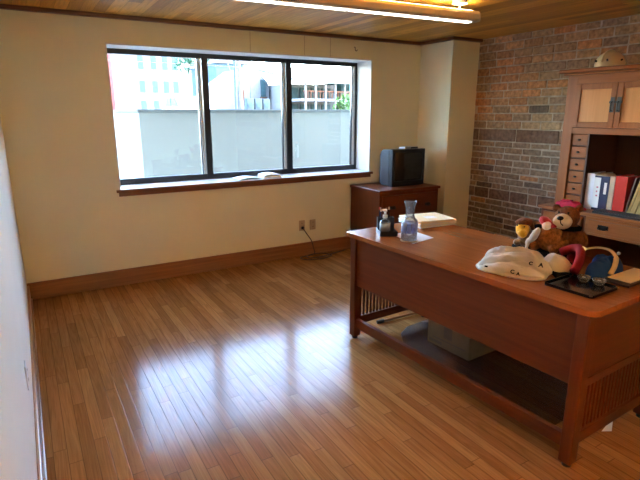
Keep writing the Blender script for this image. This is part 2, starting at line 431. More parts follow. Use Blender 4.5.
def fuse(o, voxel=0.005, disp=0.004, size=0.02):
    """grow the overlapping lumps of a soft toy into one continuous fuzzy skin"""
    r = o.modifiers.new('fuse', 'REMESH'); r.mode = 'VOXEL'; r.voxel_size = voxel; r.use_smooth_shade = True
    s = o.modifiers.new('relax', 'SMOOTH'); s.factor = 0.5; s.iterations = 4
    if disp:
        tx = bpy.data.textures.new(o.name + ' fuzz', 'CLOUDS'); tx.noise_scale = size
        d = o.modifiers.new('fuzz', 'DISPLACE'); d.texture = tx; d.strength = disp; d.mid_level = 0.5
    return o

# ------------------------------------------------------------------ setting : the room
XB = 4.685            # brick wall
YW = 4.7166          # window wall
ZC = 2.34            # ceiling
Y0 = -1.7            # wall behind the camera
WX0, WX1, WZ0, WZ1 = 0.8185, 3.5786, 0.885, 2.1207   # window opening
YF = 4.985           # window plane

b = BM(); box2(b, (-0.12, Y0 - 0.1, -0.12), (XB + 0.2, YW + 0.36, 0)); struct('floor', b, 'floor')
b = BM(); box2(b, (-0.12, Y0 - 0.1, ZC), (XB + 0.2, YW + 0.36, ZC + 0.12)); struct('ceiling', b, 'ceil')
b = BM()
box2(b, (-0.12, YW, 0), (WX0, YW + 0.34, ZC)); box2(b, (WX1, YW, 0), (XB + 0.2, YW + 0.34, ZC))
box2(b, (WX0, YW, 0), (WX1, YW + 0.34, WZ0 - 0.03)); box2(b, (WX0, YW, WZ1), (WX1, YW + 0.34, ZC))
struct('wall_north', b, 'tan')
b = BM(); box2(b, (-0.12, Y0, 0), (0, YW, ZC)); struct('wall_west', b, 'white_wall')
b = BM(); box2(b, (-0.12, Y0 - 0.12, 0), (XB + 0.2, Y0, ZC)); struct('wall_south', b, 'tan')
# painted lining of the window recess
b = BM()
box2(b, (WX0, YW - 0.002, WZ1 - 0.012), (WX1, YW + 0.30, WZ1))
box2(b, (WX1 - 0.012, YW - 0.002, WZ0), (WX1, YW + 0.30, WZ1 - 0.012))
box2(b, (WX0, YW + 0.0, WZ0), (WX0 + 0.012, YW + 0.30, WZ1 - 0.012))
struct('trim_1', b, 'reveal')
# pilaster in the corner
b = BM(); box2(b, (4.278, 4.20, 0), (XB + 0.02, YW, ZC), 0.006); struct('wall_pilaster', b, 'tan')

# brick wall : every brick laid in one wall mesh over a mortar bed
def brick_wall():
    bm = BM(); lay = bm.loops.layers.float_color.new('tone')
    rnd = random.Random(3)
    z = 0.004; row = 0
    while z < ZC - 0.01:
        big = False
        if z > 1.345: h = rnd.uniform(0.068, 0.076)
        elif z > 1.215: h = 0.125; big = True
        elif 0.54 < z < 0.60: h = 0.11; big = True
        else: h = rnd.uniform(0.050, 0.060)
        if z + h > ZC - 0.004: h = ZC - 0.004 - z
        if h < 0.02: break
        y = -1.7 - rnd.uniform(0.0, 0.2)
        while y < 4.20:
            if big: w = rnd.choice((0.24, 0.36, 0.45, 0.5)) if h > 0.11 else rnd.choice((0.2, 0.28, 0.22, 0.11))
            else: w = rnd.choice((0.215, 0.22, 0.225, 0.225, 0.23, 0.11 if row % 5 == 0 else 0.22))
            y1 = min(y + w, 4.199); y0 = max(y, -1.7)
            if y1 - y0 > 0.03:
                d = rnd.uniform(-0.004, 0.006)
                n0 = len(bm.faces)
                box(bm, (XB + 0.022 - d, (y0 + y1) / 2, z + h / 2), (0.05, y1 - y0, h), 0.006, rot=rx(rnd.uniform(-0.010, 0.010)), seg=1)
                bm.faces.ensure_lookup_table()
                g = noise.noise(Vector((y * 1.6, z * 1.9, 2.0)))
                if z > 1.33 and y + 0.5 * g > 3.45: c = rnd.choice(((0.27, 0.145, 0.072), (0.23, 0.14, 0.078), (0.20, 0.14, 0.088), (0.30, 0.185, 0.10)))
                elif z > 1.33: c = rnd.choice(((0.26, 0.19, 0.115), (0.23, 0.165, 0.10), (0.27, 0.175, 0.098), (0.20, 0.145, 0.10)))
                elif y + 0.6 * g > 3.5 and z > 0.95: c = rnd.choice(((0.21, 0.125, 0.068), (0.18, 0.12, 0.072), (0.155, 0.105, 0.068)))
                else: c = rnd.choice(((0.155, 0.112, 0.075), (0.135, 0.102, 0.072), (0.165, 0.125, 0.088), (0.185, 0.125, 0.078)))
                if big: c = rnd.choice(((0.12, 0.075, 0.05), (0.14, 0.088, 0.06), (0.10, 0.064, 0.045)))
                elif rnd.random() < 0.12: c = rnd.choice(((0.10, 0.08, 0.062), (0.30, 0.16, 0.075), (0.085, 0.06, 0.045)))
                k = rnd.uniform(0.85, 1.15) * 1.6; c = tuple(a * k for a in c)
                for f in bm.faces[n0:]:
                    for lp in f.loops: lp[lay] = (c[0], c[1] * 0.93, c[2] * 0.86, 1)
            y += w + rnd.uniform(0.008, 0.013)
        z += h + rnd.uniform(0.009, 0.013); row += 1
    return bm
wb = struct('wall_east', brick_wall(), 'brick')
b = BM(); box2(b, (XB + 0.002, Y0, 0), (XB + 0.2, 4.25, ZC)); struct('mortar_bed', b, 'mortar', wb)

# trims
b = BM(); box2(b, (0.0, YW - 0.02, 0.0), (3.26, YW, 0.147), 0.004); box2(b, (3.26, YW - 0.02, 0), (4.278, YW, 0.147), 0.004)
box2(b, (0.018, YW - 0.03, 0.0), (4.278, YW - 0.02, 0.018), 0.004)
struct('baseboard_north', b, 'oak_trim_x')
b = BM(); box2(b, (0.0, Y0, 0.0), (0.016, YW - 0.02, 0.13), 0.004); box2(b, (0.016, Y0, 0.0), (0.026, YW - 0.03, 0.018), 0.004)
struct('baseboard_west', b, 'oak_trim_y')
b = BM()
box2(b, (0.0, YW - 0.055, ZC - 0.031), (4.25, YW, ZC), 0.006)
box2(b, (4.225, 4.145, ZC - 0.031), (4.278, YW, ZC), 0.006)
box2(b, (4.225, 4.145, ZC - 0.031), (XB - 0.01, 4.20, ZC), 0.006)
struct('trim_2', b, 'cornice')
# window sill board
b = BM()
box2(b, (WX0 - 0.03, YW - 0.034, WZ0 - 0.026), (WX1 + 0.025, YW, WZ0), 0.005)
box2(b, (WX0, YW, WZ0 - 0.028), (WX1, YF + 0.03, WZ0))
box2(b, (WX0 - 0.01, YW - 0.014, WZ0 - 0.062), (WX1 + 0.005, YW, WZ0 - 0.026), 0.003)
struct('trim_3', b, 'sill')
b = BM(); box2(b, (WX0, YW - 0.030, WZ0 - 0.0005), (WX1, YF + 0.01, WZ0 + 0.0045), 0.002); struct('trim_4', b, 'sill_top')  # white laminate; over the wooden nose the white is painted glare

# the window
win = thing('window_1', '', ''); del win['label']; del win['category']; win['kind'] = 'structure'
FZ0, FZ1 = WZ0 + 0.005, WZ1 - 0.010
fx0, fx1 = WX0 + 0.012, WX1 - 0.012
b = BM()
box2(b, (fx0, YF, FZ1 - 0.045), (fx1, YF + 0.06, FZ1)); box2(b, (fx0, YF, FZ0), (fx1, YF + 0.06, FZ0 + 0.055))
box2(b, (fx0, YF, FZ0), (fx0 + 0.03, YF + 0.06, FZ1)); box2(b, (fx1 - 0.022, YF, FZ0), (fx1, YF + 0.06, FZ1))
MUL = (1.752, 2.675)
for x in MUL: box2(b, (x - 0.031, YF - 0.004, FZ0 + 0.02), (x + 0.031, YF + 0.06, FZ1 - 0.02))
obj('frame', b, 'alu_black', win)
b = BM()
for x in MUL + (fx1 + 0.012,):
    box2(b, (x - 0.064, YF + 0.004, FZ0 + 0.055), (x - 0.040, YF + 0.05, FZ1 - 0.045))
obj('sash_strip', b, 'alu', win, label='bare aluminium strip')
b = BM()
for x in MUL + (fx1 + 0.012,):
    box2(b, (x - 0.075, YF + 0.02, FZ0 + 0.055), (x - 0.064, YF + 0.05, FZ1 - 0.045))
obj('sash_edge', b, 'alu_black', win)
for x0, x1 in ((fx0 + 0.03, MUL[0] - 0.075), (MUL[0] + 0.031, MUL[1] - 0.075), (MUL[1] + 0.031, fx1 - 0.063)):
    b = BM(); box2(b, (x0, YF + 0.034, FZ0 + 0.05), (x1, YF + 0.038, FZ1 - 0.04)); obj('pane', b, 'glass', win)

# ------------------------------------------------------------------ outdoors
b = BM(); box2(b, (-60, YW + 0.40, -0.6), (90, 140, -0.5)); struct('ground', b, 'asphalt')
b = BM(); box2(b, (-6, YW + 0.10, ZC + 0.12), (11, YW + 0.36, 7.5)); box2(b, (-6, YW + 0.10, -0.5), (-0.12, YW + 0.36, ZC + 0.12)); box2(b, (XB + 0.2, YW + 0.10, -0.5), (11, YW + 0.36, ZC + 0.12))
struct('wall_shade_block', b, 'ext_white')  # unseen outer wall, raised over the window to keep sun off the parapet
par = thing('parapet_wall', 'pale blue-grey plain wall outside the window with dark coping', 'wall', (1.37, 6.4, -0.5))
b = BM(); box2(b, (0, 0, 0), (7.0, 0.2, 2.06)); box2(b, (0, 0.2, 0), (0.2, 2.4, 2.06)); obj('wall_body', b, 'parapet', par)
b = BM(); box2(b, (-0.015, -0.015, 2.06), (7.0, 0.215, 2.10), 0.004); box2(b, (-0.015, 0.2, 2.06), (0.215, 2.4, 2.10), 0.004); obj('coping', b, 'cap_grey', par, label='dark grey coping')

apt = thing('apartment_block', 'white sunlit apartment block with rows of narrow windows, seen through left pane', 'building', (9.6, 60, -0.5))
b = BM(); box2(b, (0, 0, 0), (11.2, 9, 13)); obj('facade', b, 'ext_white', apt)
for cx_ in (12.55, 13.95, 15.2, 16.3):
    for z0, z1 in ((6.35, 7.9), (3.85, 5.2), (2.0, 3.05)):
        b = BM(); x = cx_ - 9.6
        box2(b, (x - 0.31, -0.06, z0 + 0.5), (x + 0.31, 0.05, z1 + 0.5))
        w = obj('window', b, 'ext_glass', apt)
        b = BM(); box2(b, (x - 0.4, -0.15, z0 + 0.40), (x + 0.4, 0.02, z0 + 0.5))
        obj('window_ledge', b, 'ext_white', w)

pk = thing('pink_building', 'narrow pink building at the far left edge of the window', 'building', (3.6, 30, -0.5))
b = BM(); box2(b, (0, 0, 0), (1.22, 6, 8)); obj('facade', b, 'ext_pink', pk)
for k in range(5):
    b = BM(); box2(b, (0.55, -0.06, 2.6 + k * 0.95), (0.86, 0.04, 3.15 + k * 0.95)); obj('window', b, 'ext_white', pk)

def leaves(name, m, loc, rad, n, seed, parent, sc=(1, 1, 1), leaf=0.09):
    rnd = random.Random(seed); bm = BM()
    for _ in range(n):
        v = Vector((rnd.gauss(0, 1), rnd.gauss(0, 1), rnd.gauss(0, 1))).normalized() * rad * rnd.uniform(0.35, 1.0)
        v = Vector((v.x * sc[0], v.y * sc[1], v.z * sc[2])) + Vector(loc)
        t = Vector((rnd.gauss(0, 1), rnd.gauss(0, 1), rnd.gauss(0, 1))).normalized()
        s = t.orthogonal().normalized(); s.rotate(Matrix.Rotation(rnd.uniform(0, 6.28), 3, t))
        u = t.cross(s); q = leaf * rnd.uniform(0.6, 1.3)
        bm.faces.new([bm.verts.new(v + s * q), bm.verts.new(v + u * q * 0.45), bm.verts.new(v - s * q), bm.verts.new(v - u * q * 0.45)])
    return obj(name, bm, m, parent)

hd = thing('hedge', 'low green hedge by the street left of the pale wall', 'hedge', (3.25, 18.8, -0.5))
leaves('foliage', 'leaf', (0.1, 0, 1.75), 0.42, 420, 4, hd, (1.0, 0.8, 0.85), 0.06)
b = BM(); tube(b, [(0.1, 0, 0), (0.1, 0, 0.9), (0.08, 0, 1.7)], 0.04); obj('stem', b, 'bark', hd)
def car(name, label, loc, rot, s=1.0):
    t = thing(name, label, 'car', loc, rot)
    b = BM(); prof = [(-2.1, 0.25), (-2.15, 0.75), (-1.6, 0.88), (-1.0, 1.40), (0.75, 1.43), (1.3, 0.95), (2.05, 0.85), (2.12, 0.3)]
    lo = [b.verts.new((x * s, -0.85 * s, z * s)) for x, z in prof]; hi = [b.verts.new((x * s, 0.85 * s, z * s)) for x, z in prof]
    b.faces.new(lo); b.faces.new(hi[::-1])
    for i in range(len(prof)):
        j = (i + 1) % len(prof); b.faces.new((lo[i], lo[j], hi[j], hi[i]))
    bmesh.ops.bevel(b, geom=b.edges[:], offset=0.06 * s, segments=2, affect='EDGES')
    obj('body', b, 'car_white', t)
    for sy in (-1, 1):
        b = BM()
        for xs in ([(-1.35, 0.92), (-0.92, 1.32), (-0.15, 1.34), (-0.15, 0.93)], [(-0.05, 0.93), (-0.05, 1.34), (0.68, 1.34), (1.12, 0.95)]):
            fr_ = [b.verts.new((x * s, sy * 0.87 * s, z * s)) for x, z in xs]; bk = [b.verts.new((x * s, sy * 0.82 * s, z * s)) for x, z in xs]
            b.faces.new(fr_); b.faces.new(bk[::-1])
            for i in range(4):
                j = (i + 1) % 4; b.faces.new((fr_[i], fr_[j], bk[j], bk[i]))
        obj('side_window', b, 'ext_glass', t)
        for x in (-1.35, 1.35):
            b = BM(); cyl(b, (x * s, sy * 0.78 * s, 0.32 * s), 0.32 * s, 0.2 * s, rot=rx(PI / 2)); obj('wheel', b, 'tyre', t)
    return t
car('car', 'white parked car with dark windows on street below left pane', (2.05, 14.0, -0.5), 1.25, 1.0)
car('car', 'white parked car beyond the pale wall, beside the first window mullion', (4.75, 16.0, 1.195), PI / 2, 0.62)
b = BM(); box2(b, (3.9, 13.7, -0.5), (5.55, 18.2, 1.19)); struct('ground_terrace', b, 'asphalt')

shed = thing('warehouse', 'blue-grey sided warehouse behind the street poles', 'building', (8.55, 24, -0.5))
b = BM(); box2(b, (0, 0, 0), (1.6, 4, 4.4)); obj('side_wall', b, 'ext_blue', shed)
b = BM(); box2(b, (-0.05, -0.12, 4.4), (1.7, 4.1, 4.55)); obj('roof', b, 'roof', shed)
for k in range(3):
    b = BM(); box2(b, (0.25 + k * 0.42, -0.04, 2.2), (0.5 + k * 0.42, 0.02, 4.0)); obj('door', b, 'skin_metal', shed)

wh = thing('white_house', 'white gabled house with one small dark window, middle pane', 'building', (6.35, 16.2, -0.5))
b = BM(); box2(b, (0.0, 0, 0), (1.30, 3, 3.05)); v = [b.verts.new(p) for p in ((0, 0, 3.05), (1.30, 0, 3.05), (0.8, 0, 3.6), (0, 3, 3.05), (1.30, 3, 3.05), (0.8, 3, 3.6))]
b.faces.new((v[0], v[1], v[2])); b.faces.new((v[5], v[4], v[3])); b.faces.new((v[0], v[2], v[5], v[3])); b.faces.new((v[1], v[4], v[5], v[2]))
obj('house_wall', b, 'ext_white', wh)
b = BM(); box2(b, (1.0, -0.05, 2.62), (1.17, 0.03, 3.16)); w = obj('window', b, 'ext_glass', wh)
b = BM(); box2(b, (0.96, -0.07, 2.55), (1.21, -0.02, 2.6)); obj('window_ledge', b, 'ext_brown', w)
b = BM(); box2(b, (0.2, -0.07, 2.3), (0.36, 0.02, 3.0)); obj('shutter', b, 'ext_brown', wh)

for k, (x, y, h, r, m, lab) in enumerate(((5.27, 13.2, 4.5, 0.035, 'skin_metal', 'grey steel street pole nearest the mullion, middle pane'), (6.55, 15.2, 3.4, 0.012, 'skin_metal', 'thin dark drain pipe pole against the white house'))):
    t = thing('street_pole', lab, 'pole', (x, y, -0.5))
    b = BM(); cyl(b, (0, 0, h / 2), r, h, seg=12); obj('shaft', b, m, t)
    b = BM(); cyl(b, (0, 0, 0.05), r * 2, 0.1, seg=12); obj('base_plate', b, 'cap_grey', t)
tr = thing('tree', 'bare pale-trunked tree in front of the warehouse', 'tree', (5.78, 14, -0.5))
b = BM(); tube(b, [(0, 0, 0), (-0.02, 0, 1.6), (-0.05, 0, 2.9), (-0.12, 0, 4.2)], 0.06); obj('trunk', b, 'bark', tr)
b = BM(); tube(b, [(-0.03, 0, 2.4), (-0.3, 0.1, 3.2), (-0.5, 0, 4.0)], 0.02); tube(b, [(-0.03, 0, 2.6), (0.3, 0.1, 3.4), (0.42, 0, 4.1)], 0.018); obj('branch', b, 'bark', tr)
tr2 = thing('tree', 'dark green leafy tree at the upper left of the middle pane', 'tree', (9.6, 31, -0.5))
b = BM(); tube(b, [(0, 0, 0), (0, 0, 2), (0.1, 0, 4.9)], 0.14); obj('trunk', b, 'bark', tr2)
leaves('crown', 'leaf_teal', (0.1, -0.3, 5.2), 1.25, 700, 6, tr2, (1.2, 0.9, 0.8), 0.12)
for k in range(3):
    t = thing('air_conditioner', ('grey outdoor air conditioner unit, leftmost of three before the white house', 'grey outdoor air conditioner unit, middle one of three before the white house', 'grey outdoor air conditioner unit, rightmost of three before the white house')[k], 'air conditioner', (6.08 + k * 0.26, 14.2, 1.5), 0, 'outdoor units by the white house')
    b = BM(); box2(b, (-0.11, -0.1, 0), (0.11, 0.12, 0.48), 0.01); obj('casing', b, 'skin_metal', t)
    b = BM(); cyl(b, (0, -0.105, 0.3), 0.08, 0.02, seg=16, rot=rx(PI / 2)); obj('fan_grille', b, 'ext_blue', t)
b = BM(); box2(b, (5.9, 14.0, -0.5), (7.0, 14.5, 1.499)); struct('ground_plinth', b, 'ext_white')

ph = thing('porch_house', 'white two-storey house with brown railed porch and grid windows, right pane', 'building', (7.75, 15.2, -0.5))
b = BM(); box2(b, (0, 0, 0), (1.95, 4, 3.0)); obj('house_wall', b, 'ext_white', ph)
b = BM(); v = [b.verts.new(p) for p in ((-0.2, -1.4, 2.96), (2.05, -1.4, 2.96), (2.05, 3.0, 3.72), (-0.2, 3.0, 3.72), (-0.2, -1.4, 3.04), (2.05, -1.4, 3.04), (2.05, 3.0, 3.80), (-0.2, 3.0, 3.80))]
for f in ((3, 2, 1, 0), (4, 5, 6, 7), (0, 1, 5, 4), (1, 2, 6, 5), (2, 3, 7, 6), (3, 0, 4, 7)): b.faces.new([v[i] for i in f])
obj('porch_roof', b, 'roof', ph)
b = BM(); box2(b, (-0.1, -1.3, 2.42), (1.75, 0, 2.50)); obj('deck', b, 'ext_white', ph)
for k in range(5):
    b = BM(); box2(b, (0.05 + k * 0.36, -1.32, 0), (0.10 + k * 0.36, -1.25, 2.98)); obj('post', b, 'ext_white', ph)
b = BM(); box2(b, (0, -1.3, 2.70), (1.75, -1.26, 2.74))
for k in range(16): box2(b, (0.04 + k * 0.11, -1.29, 2.50), (0.065 + k * 0.11, -1.27, 2.70))
obj('railing', b, 'ext_brown', ph, label='brown timber railing')
for k in range(4):
    b = BM(); box2(b, (0.15 + k * 0.42, -0.05, 2.45), (0.48 + k * 0.42, 0.02, 2.88)); obj('window', b, 'ext_glass', ph)
    b = BM(); box2(b, (0.15 + k * 0.42, -0.05, 1.7), (0.48 + k * 0.42, 0.02, 2.35)); obj('window', b, 'ext_glass', ph)
b = BM()
box(b, (2.05, -1.28, 2.42), (0.9, 0.04, 0.05), rot=ry(0.55)); box(b, (2.05, -1.28, 2.2), (0.9, 0.04, 0.05), rot=ry(0.55)); obj('stair_rail', b, 'ext_brown', ph)
ts = thing('teal_shed', 'teal roofed shed behind the green bush, right pane', 'building', (9.9, 14.6, -0.5))
b = BM(); box2(b, (0, 0, 0), (0.9, 2, 2.75)); obj('shed_wall', b, 'ext_white', ts)
b = BM(); box2(b, (-0.06, -0.1, 2.75), (0.95, 2.1, 3.1)); obj('roof', b, 'ext_teal', ts)
bu = thing('bush', 'bright green bush in front of the porch house stairs', 'bush', (9.05, 13.2, -0.5))
leaves('foliage', 'leaf', (0, 0, 2.1), 0.62, 800, 9, bu, (1.05, 0.8, 0.95), 0.07)
b = BM(); tube(b, [(0, 0, 0), (0, 0, 1.1), (0.03, 0, 2.1)], 0.05); obj('stem', b, 'bark', bu)

# ------------------------------------------------------------------ things on the window wall
def outlet(loc, rot, label, m='ivory'):
    t = thing('wall_outlet', label, 'outlet', loc, rot)
    b = BM(); box(b, (0, -0.003, 0), (0.072, 0.006, 0.116), 0.002); obj('cover_plate', b, m, t)
    for z in (-0.024, 0.024):
        b = BM(); box(b, (0, -0.0068, z), (0.034, 0.002, 0.028), 0.0008); s = obj('socket', b, m, t)
        b = BM(); box(b, (-0.007, -0.008, z + 0.003), (0.003, 0.001, 0.01)); box(b, (0.007, -0.008, z + 0.003), (0.003, 0.001, 0.01)); obj('slot', b, 'bead', s)
    return t
outlet((2.668, YW, 0.343), 0, 'ivory wall outlet with a plug and cord in it, below the window')
outlet((2.805, YW, 0.340), 0, 'empty ivory wall outlet beside the one with the plug')
outlet((0.0, 2.40, 0.405), PI / 2, 'white outlet low on the white left wall', 'white_plastic')
pc = thing('power_cord', 'dark power cord from the outlet to a loose coil on the floor', 'cord', (0, 0, 0))
b = BM(); box(b, (2.668, YW - 0.018, 0.319), (0.026, 0.02, 0.026), 0.004); obj('plug', b, 'bead', pc)
b = BM()
tube(b, [(2.668, YW - 0.028, 0.316), (2.70, YW - 0.045, 0.26), (2.76, YW - 0.05, 0.17), (2.79, YW - 0.045, 0.08), (2.80, YW - 0.05, 0.02), (2.74, YW - 0.06, 0.006), (2.60, YW - 0.09, 0.006), (2.62, YW - 0.20, 0.006), (2.80, YW - 0.24, 0.006), (2.95, YW - 0.17, 0.006), (2.86, YW - 0.07, 0.014), (2.70, YW - 0.08, 0.014), (2.66, YW - 0.17, 0.014), (2.80, YW - 0.20, 0.014), (2.98, YW - 0.13, 0.006), (3.2, YW - 0.07, 0.006)], 0.0055, 6, n=8)
obj('cable', b, 'cord', pc, smooth=True)
for x, z0, nm in ((2.125, 2.122, 'thin cord hanging above the middle pane, leftmost of three'), (2.72, 2.122, 'thin cord hanging above the mullion, middle of three'), (3.03, 2.122, 'thin cord hanging above the right pane, rightmost of three')):
    b = BM(); tube(b, [(x, YW - 0.004, z0), (x + 0.002, YW - 0.004, ZC - 0.032)], 0.0022, 6); tag(obj('hanging_cord', b, 'wire'), nm, 'cord')
b = BM(); tube(b, [(3.335, YW, 2.235), (3.335, YW - 0.018, 2.232), (3.335, YW - 0.022, 2.205), (3.35, YW - 0.02, 2.195), (3.365, YW - 0.018, 2.21)], 0.0035, 6); tag(obj('wall_hook', b, 'iron_worn'), 'small metal hook in the wall above the right end of window', 'hook')

# papers on the sill
def leaf_sheet(w, l, m, parent, loc, rot, curl=0.01, name='page', th=0.002):
    bm = BM(); n = 8; top = []; bot = []
    for i in range(n + 1):
        x = (i / n - 0.5) * w; z = curl * math.sin(PI * i / n)
        top.append([bm.verts.new((x, -l / 2, z + th)), bm.verts.new((x, l / 2, z + th))]); bot.append([bm.verts.new((x, -l / 2, z)), bm.verts.new((x, l / 2, z))])
    for i in range(n):
        bm.faces.new((top[i][0], top[i + 1][0], top[i + 1][1], top[i][1])); bm.faces.new((bot[i][1], bot[i + 1][1], bot[i + 1][0], bot[i][0]))
        bm.faces.new((bot[i][0], bot[i + 1][0], top[i + 1][0], top[i][0])); bm.faces.new((top[i][1], top[i + 1][1], bot[i + 1][1], bot[i][1]))
    bm.faces.new((bot[0][0], top[0][0], top[0][1], bot[0][1])); bm.faces.new((top[n][0], bot[n][0], bot[n][1], top[n][1]))
    o = obj(name, bm, m, parent); o.location = loc; o.rotation_euler = rot
    return o
mg = thing('magazine', 'open white magazine with green cover lying on the window sill, left one', 'magazine', (2.075, 4.82, WZ0 + 0.0055), 0.12)
leaf_sheet(0.27, 0.19, 'page_green', mg, (0, 0, 0), (0, 0, 0), 0.003, 'cover')
leaf_sheet(0.255, 0.18, 'paper', mg, (0.0, 0, 0.006), (0, 0, 0), 0.012, 'page')
bk = thing('booklet', 'cream and white booklet overlapping the magazine on the window sill', 'booklet', (2.345, 4.83, WZ0 + 0.0055), -0.1)
leaf_sheet(0.20, 0.20, 'cream', bk, (0, 0, 0), (0, 0, 0), 0.005, 'cover', 0.016)
leaf_sheet(0.19, 0.19, 'paper', bk, (0.0, 0.0, 0.018), (0, 0, 0.06), 0.012, 'page', 0.010)

# ------------------------------------------------------------------ ceiling light
def pendant(loc, rot, label, half=1.1, upm='lamp_up'):
    t = thing('pendant_light', label, 'ceiling light', loc, rot)
    b = BM()
    prof = [(-0.05, 0.004), (-0.056, 0.02), (-0.052, 0.055), (-0.036, 0.078), (0.036, 0.078), (0.052, 0.055), (0.056, 0.02), (0.05, 0.004)]
    A = [b.verts.new((-half, y, z)) for y, z in prof]; B_ = [b.verts.new((half, y, z)) for y, z in prof]
    b.faces.new(A); b.faces.new(B_[::-1])
    for i in range(len(prof)):
        j = (i + 1) % len(prof); b.faces.new((A[i], A[j], B_[j], B_[i]))
    obj('housing', b, 'housing', t)
    for x0, x1 in ((-half + 0.05, -0.012), (0.012, half - 0.06)):
        b = BM(); box2(b, (x0, -0.024, 0.0), (x1, 0.024, 0.0035)); obj('lens', b, 'lamp_down', t, label='glowing white lens')
    b = BM(); box2(b, (-half + 0.05, -0.03, 0.0785), (half - 0.06, 0.03, 0.0805)); obj('uplight_lens', b, upm, t, label='glowing top lens')
    top = ZC - loc[2]
    for x in (-half + 0.16, half - 0.16):
        b = BM(); cyl(b, (x, 0, (0.08 + top) / 2), 0.006, top - 0.08, seg=10); obj('stem', b, 'white_plastic', t)
        b = BM(); cyl(b, (x, 0, top - 0.009), 0.055, 0.018, seg=28); obj('canopy', b, 'white_plastic', t)
    return t
pendant((2.085, 2.955, 2.200), -0.07, 'long linear pendant light hung under the plank ceiling')
pendant((1.0, -0.9, 2.160), 0.0, 'added unseen pendant light behind the viewer that brightens the room', half=0.85, upm='fill_up')  # unseen light added behind the camera to brighten the room

# ------------------------------------------------------------------ filing cabinet, television
fc = thing('filing_cabinet', 'reddish wooden two-drawer lateral filing cabinet under the television', 'cabinet', (3.690, 4.385, 0), -0.03)
W, D_, H_ = 0.835, 0.585, 0.755
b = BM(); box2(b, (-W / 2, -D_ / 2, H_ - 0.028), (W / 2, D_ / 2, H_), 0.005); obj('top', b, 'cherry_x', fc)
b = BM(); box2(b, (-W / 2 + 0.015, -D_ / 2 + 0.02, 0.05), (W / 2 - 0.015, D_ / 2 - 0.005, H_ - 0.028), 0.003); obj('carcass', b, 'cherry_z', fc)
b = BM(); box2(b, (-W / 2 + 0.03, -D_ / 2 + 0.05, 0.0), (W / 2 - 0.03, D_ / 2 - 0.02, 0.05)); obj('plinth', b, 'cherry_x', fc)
for z0, z1 in ((0.09, 0.385), (0.40, 0.695)):
    b = BM(); box2(b, (-W / 2 + 0.045, -D_ / 2 + 0.004, z0), (W / 2 - 0.045, -D_ / 2 + 0.022, z1), 0.004); d = obj('drawer', b, 'cherry_x', fc)
    for x in (-0.24, 0.24):
        b = BM(); box(b, (x, -D_ / 2 + 0.003, (z0 + z1) / 2 + 0.02), (0.07, 0.004, 0.03), 0.001); tube(b, [(x - 0.03, -D_ / 2, (z0 + z1) / 2 + 0.025), (x - 0.028, -D_ / 2 - 0.016, (z0 + z1) / 2 + 0.008), (x + 0.028, -D_ / 2 - 0.016, (z0 + z1) / 2 + 0.008), (x + 0.03, -D_ / 2, (z0 + z1) / 2 + 0.025)], 0.004, 8)
        obj('handle', b, 'iron', d)

tv = thing('television', 'black boxy tube television standing on the filing cabinet', 'television', (3.785, 4.275, 0.7555), -0.02)
b = BM()
tw, th_ = 0.455, 0.402
fr = [(-tw / 2, 0.012), (tw / 2, 0.012), (tw / 2, th_), (-tw / 2, th_)]
def ring(y, sx, z0, z1): return [b.verts.new((-sx / 2, y, z0)), b.verts.new((sx / 2, y, z0)), b.verts.new((sx / 2, y, z1)), b.verts.new((-sx / 2, y, z1))]
R_ = [ring(0.055, tw, 0.006, th_), ring(0.20, tw * 0.985, 0.004, th_ - 0.004), ring(0.31, tw * 0.74, 0.012, th_ - 0.06), ring(0.335, tw * 0.6, 0.03, th_ - 0.10)]
b.faces.new(R_[0]); b.faces.new(R_[-1][::-1])
for a, c in zip(R_, R_[1:]):
    for i in range(4): b.faces.new((a[i], a[(i + 1) % 4], c[(i + 1) % 4], c[i]))
bmesh.ops.bevel(b, geom=b.edges[:], offset=0.01, segments=2, affect='EDGES')
obj('shell', b, 'tv_shell', tv)
b = BM()   # bezel, bulging forward in the middle
n = 10
def bez_y(x): return -0.022 * (1 - (2 * x / tw) ** 2)
def bezel_piece(x0, x1, z0, z1):
    V = []
    for i in range(n + 1):
        x = x0 + (x1 - x0) * i / n
        V.append([b.verts.new((x, bez_y(x), z0)), b.verts.new((x, bez_y(x), z1)), b.verts.new((x, 0.058, z1)), b.verts.new((x, 0.058, z0))])
    for p, q in zip(V, V[1:]):
        for i in range(4): b.faces.new((p[i], p[(i + 1) % 4], q[(i + 1) % 4], q[i]))
    b.faces.new(V[0][::-1]); b.faces.new(V[-1])
bezel_piece(-tw / 2, tw / 2, 0.004, 0.062); bezel_piece(-tw / 2, tw / 2, th_ - 0.032, th_ + 0.002)
bezel_piece(-tw / 2, -tw / 2 + 0.035, 0.062, th_ - 0.032); bezel_piece(tw / 2 - 0.035, tw / 2, 0.062, th_ - 0.032)
obj('bezel', b, 'black_plastic', tv)
b = BM(); V = []
for i in range(n + 1):
    col = []
    for j in range(n + 1):
        x = -tw / 2 + 0.03 + (tw - 0.06) * i / n; z = 0.058 + (th_ - 0.086) * j / n
        col.append(b.verts.new((x, bez_y(x) + 0.012 - 0.010 * (1 - ((2 * j / n) - 1) ** 2), z)))
    V.append(col)
for i in range(n):
    for j in range(n): b.faces.new((V[i][j], V[i + 1][j], V[i + 1][j + 1], V[i][j + 1]))
obj('screen', b, 'tv_glass', tv, smooth=True)
b = BM()
for k in range(5): box(b, (-0.10 + k * 0.03, bez_y(0) - 0.001, 0.03), (0.018, 0.006, 0.007), 0.001)
obj('button', b, 'tv_shell', tv)
b = BM(); box2(b, (-0.17, 0.05, -0.0), (0.17, 0.28, 0.008)); obj('foot', b, 'black_plastic', tv)
rc = thing('cable_box', 'small silver and black box lying on top of the television', 'device', (3.88, 4.39, 0.7555 + th_ + 0.0005), 0.1)
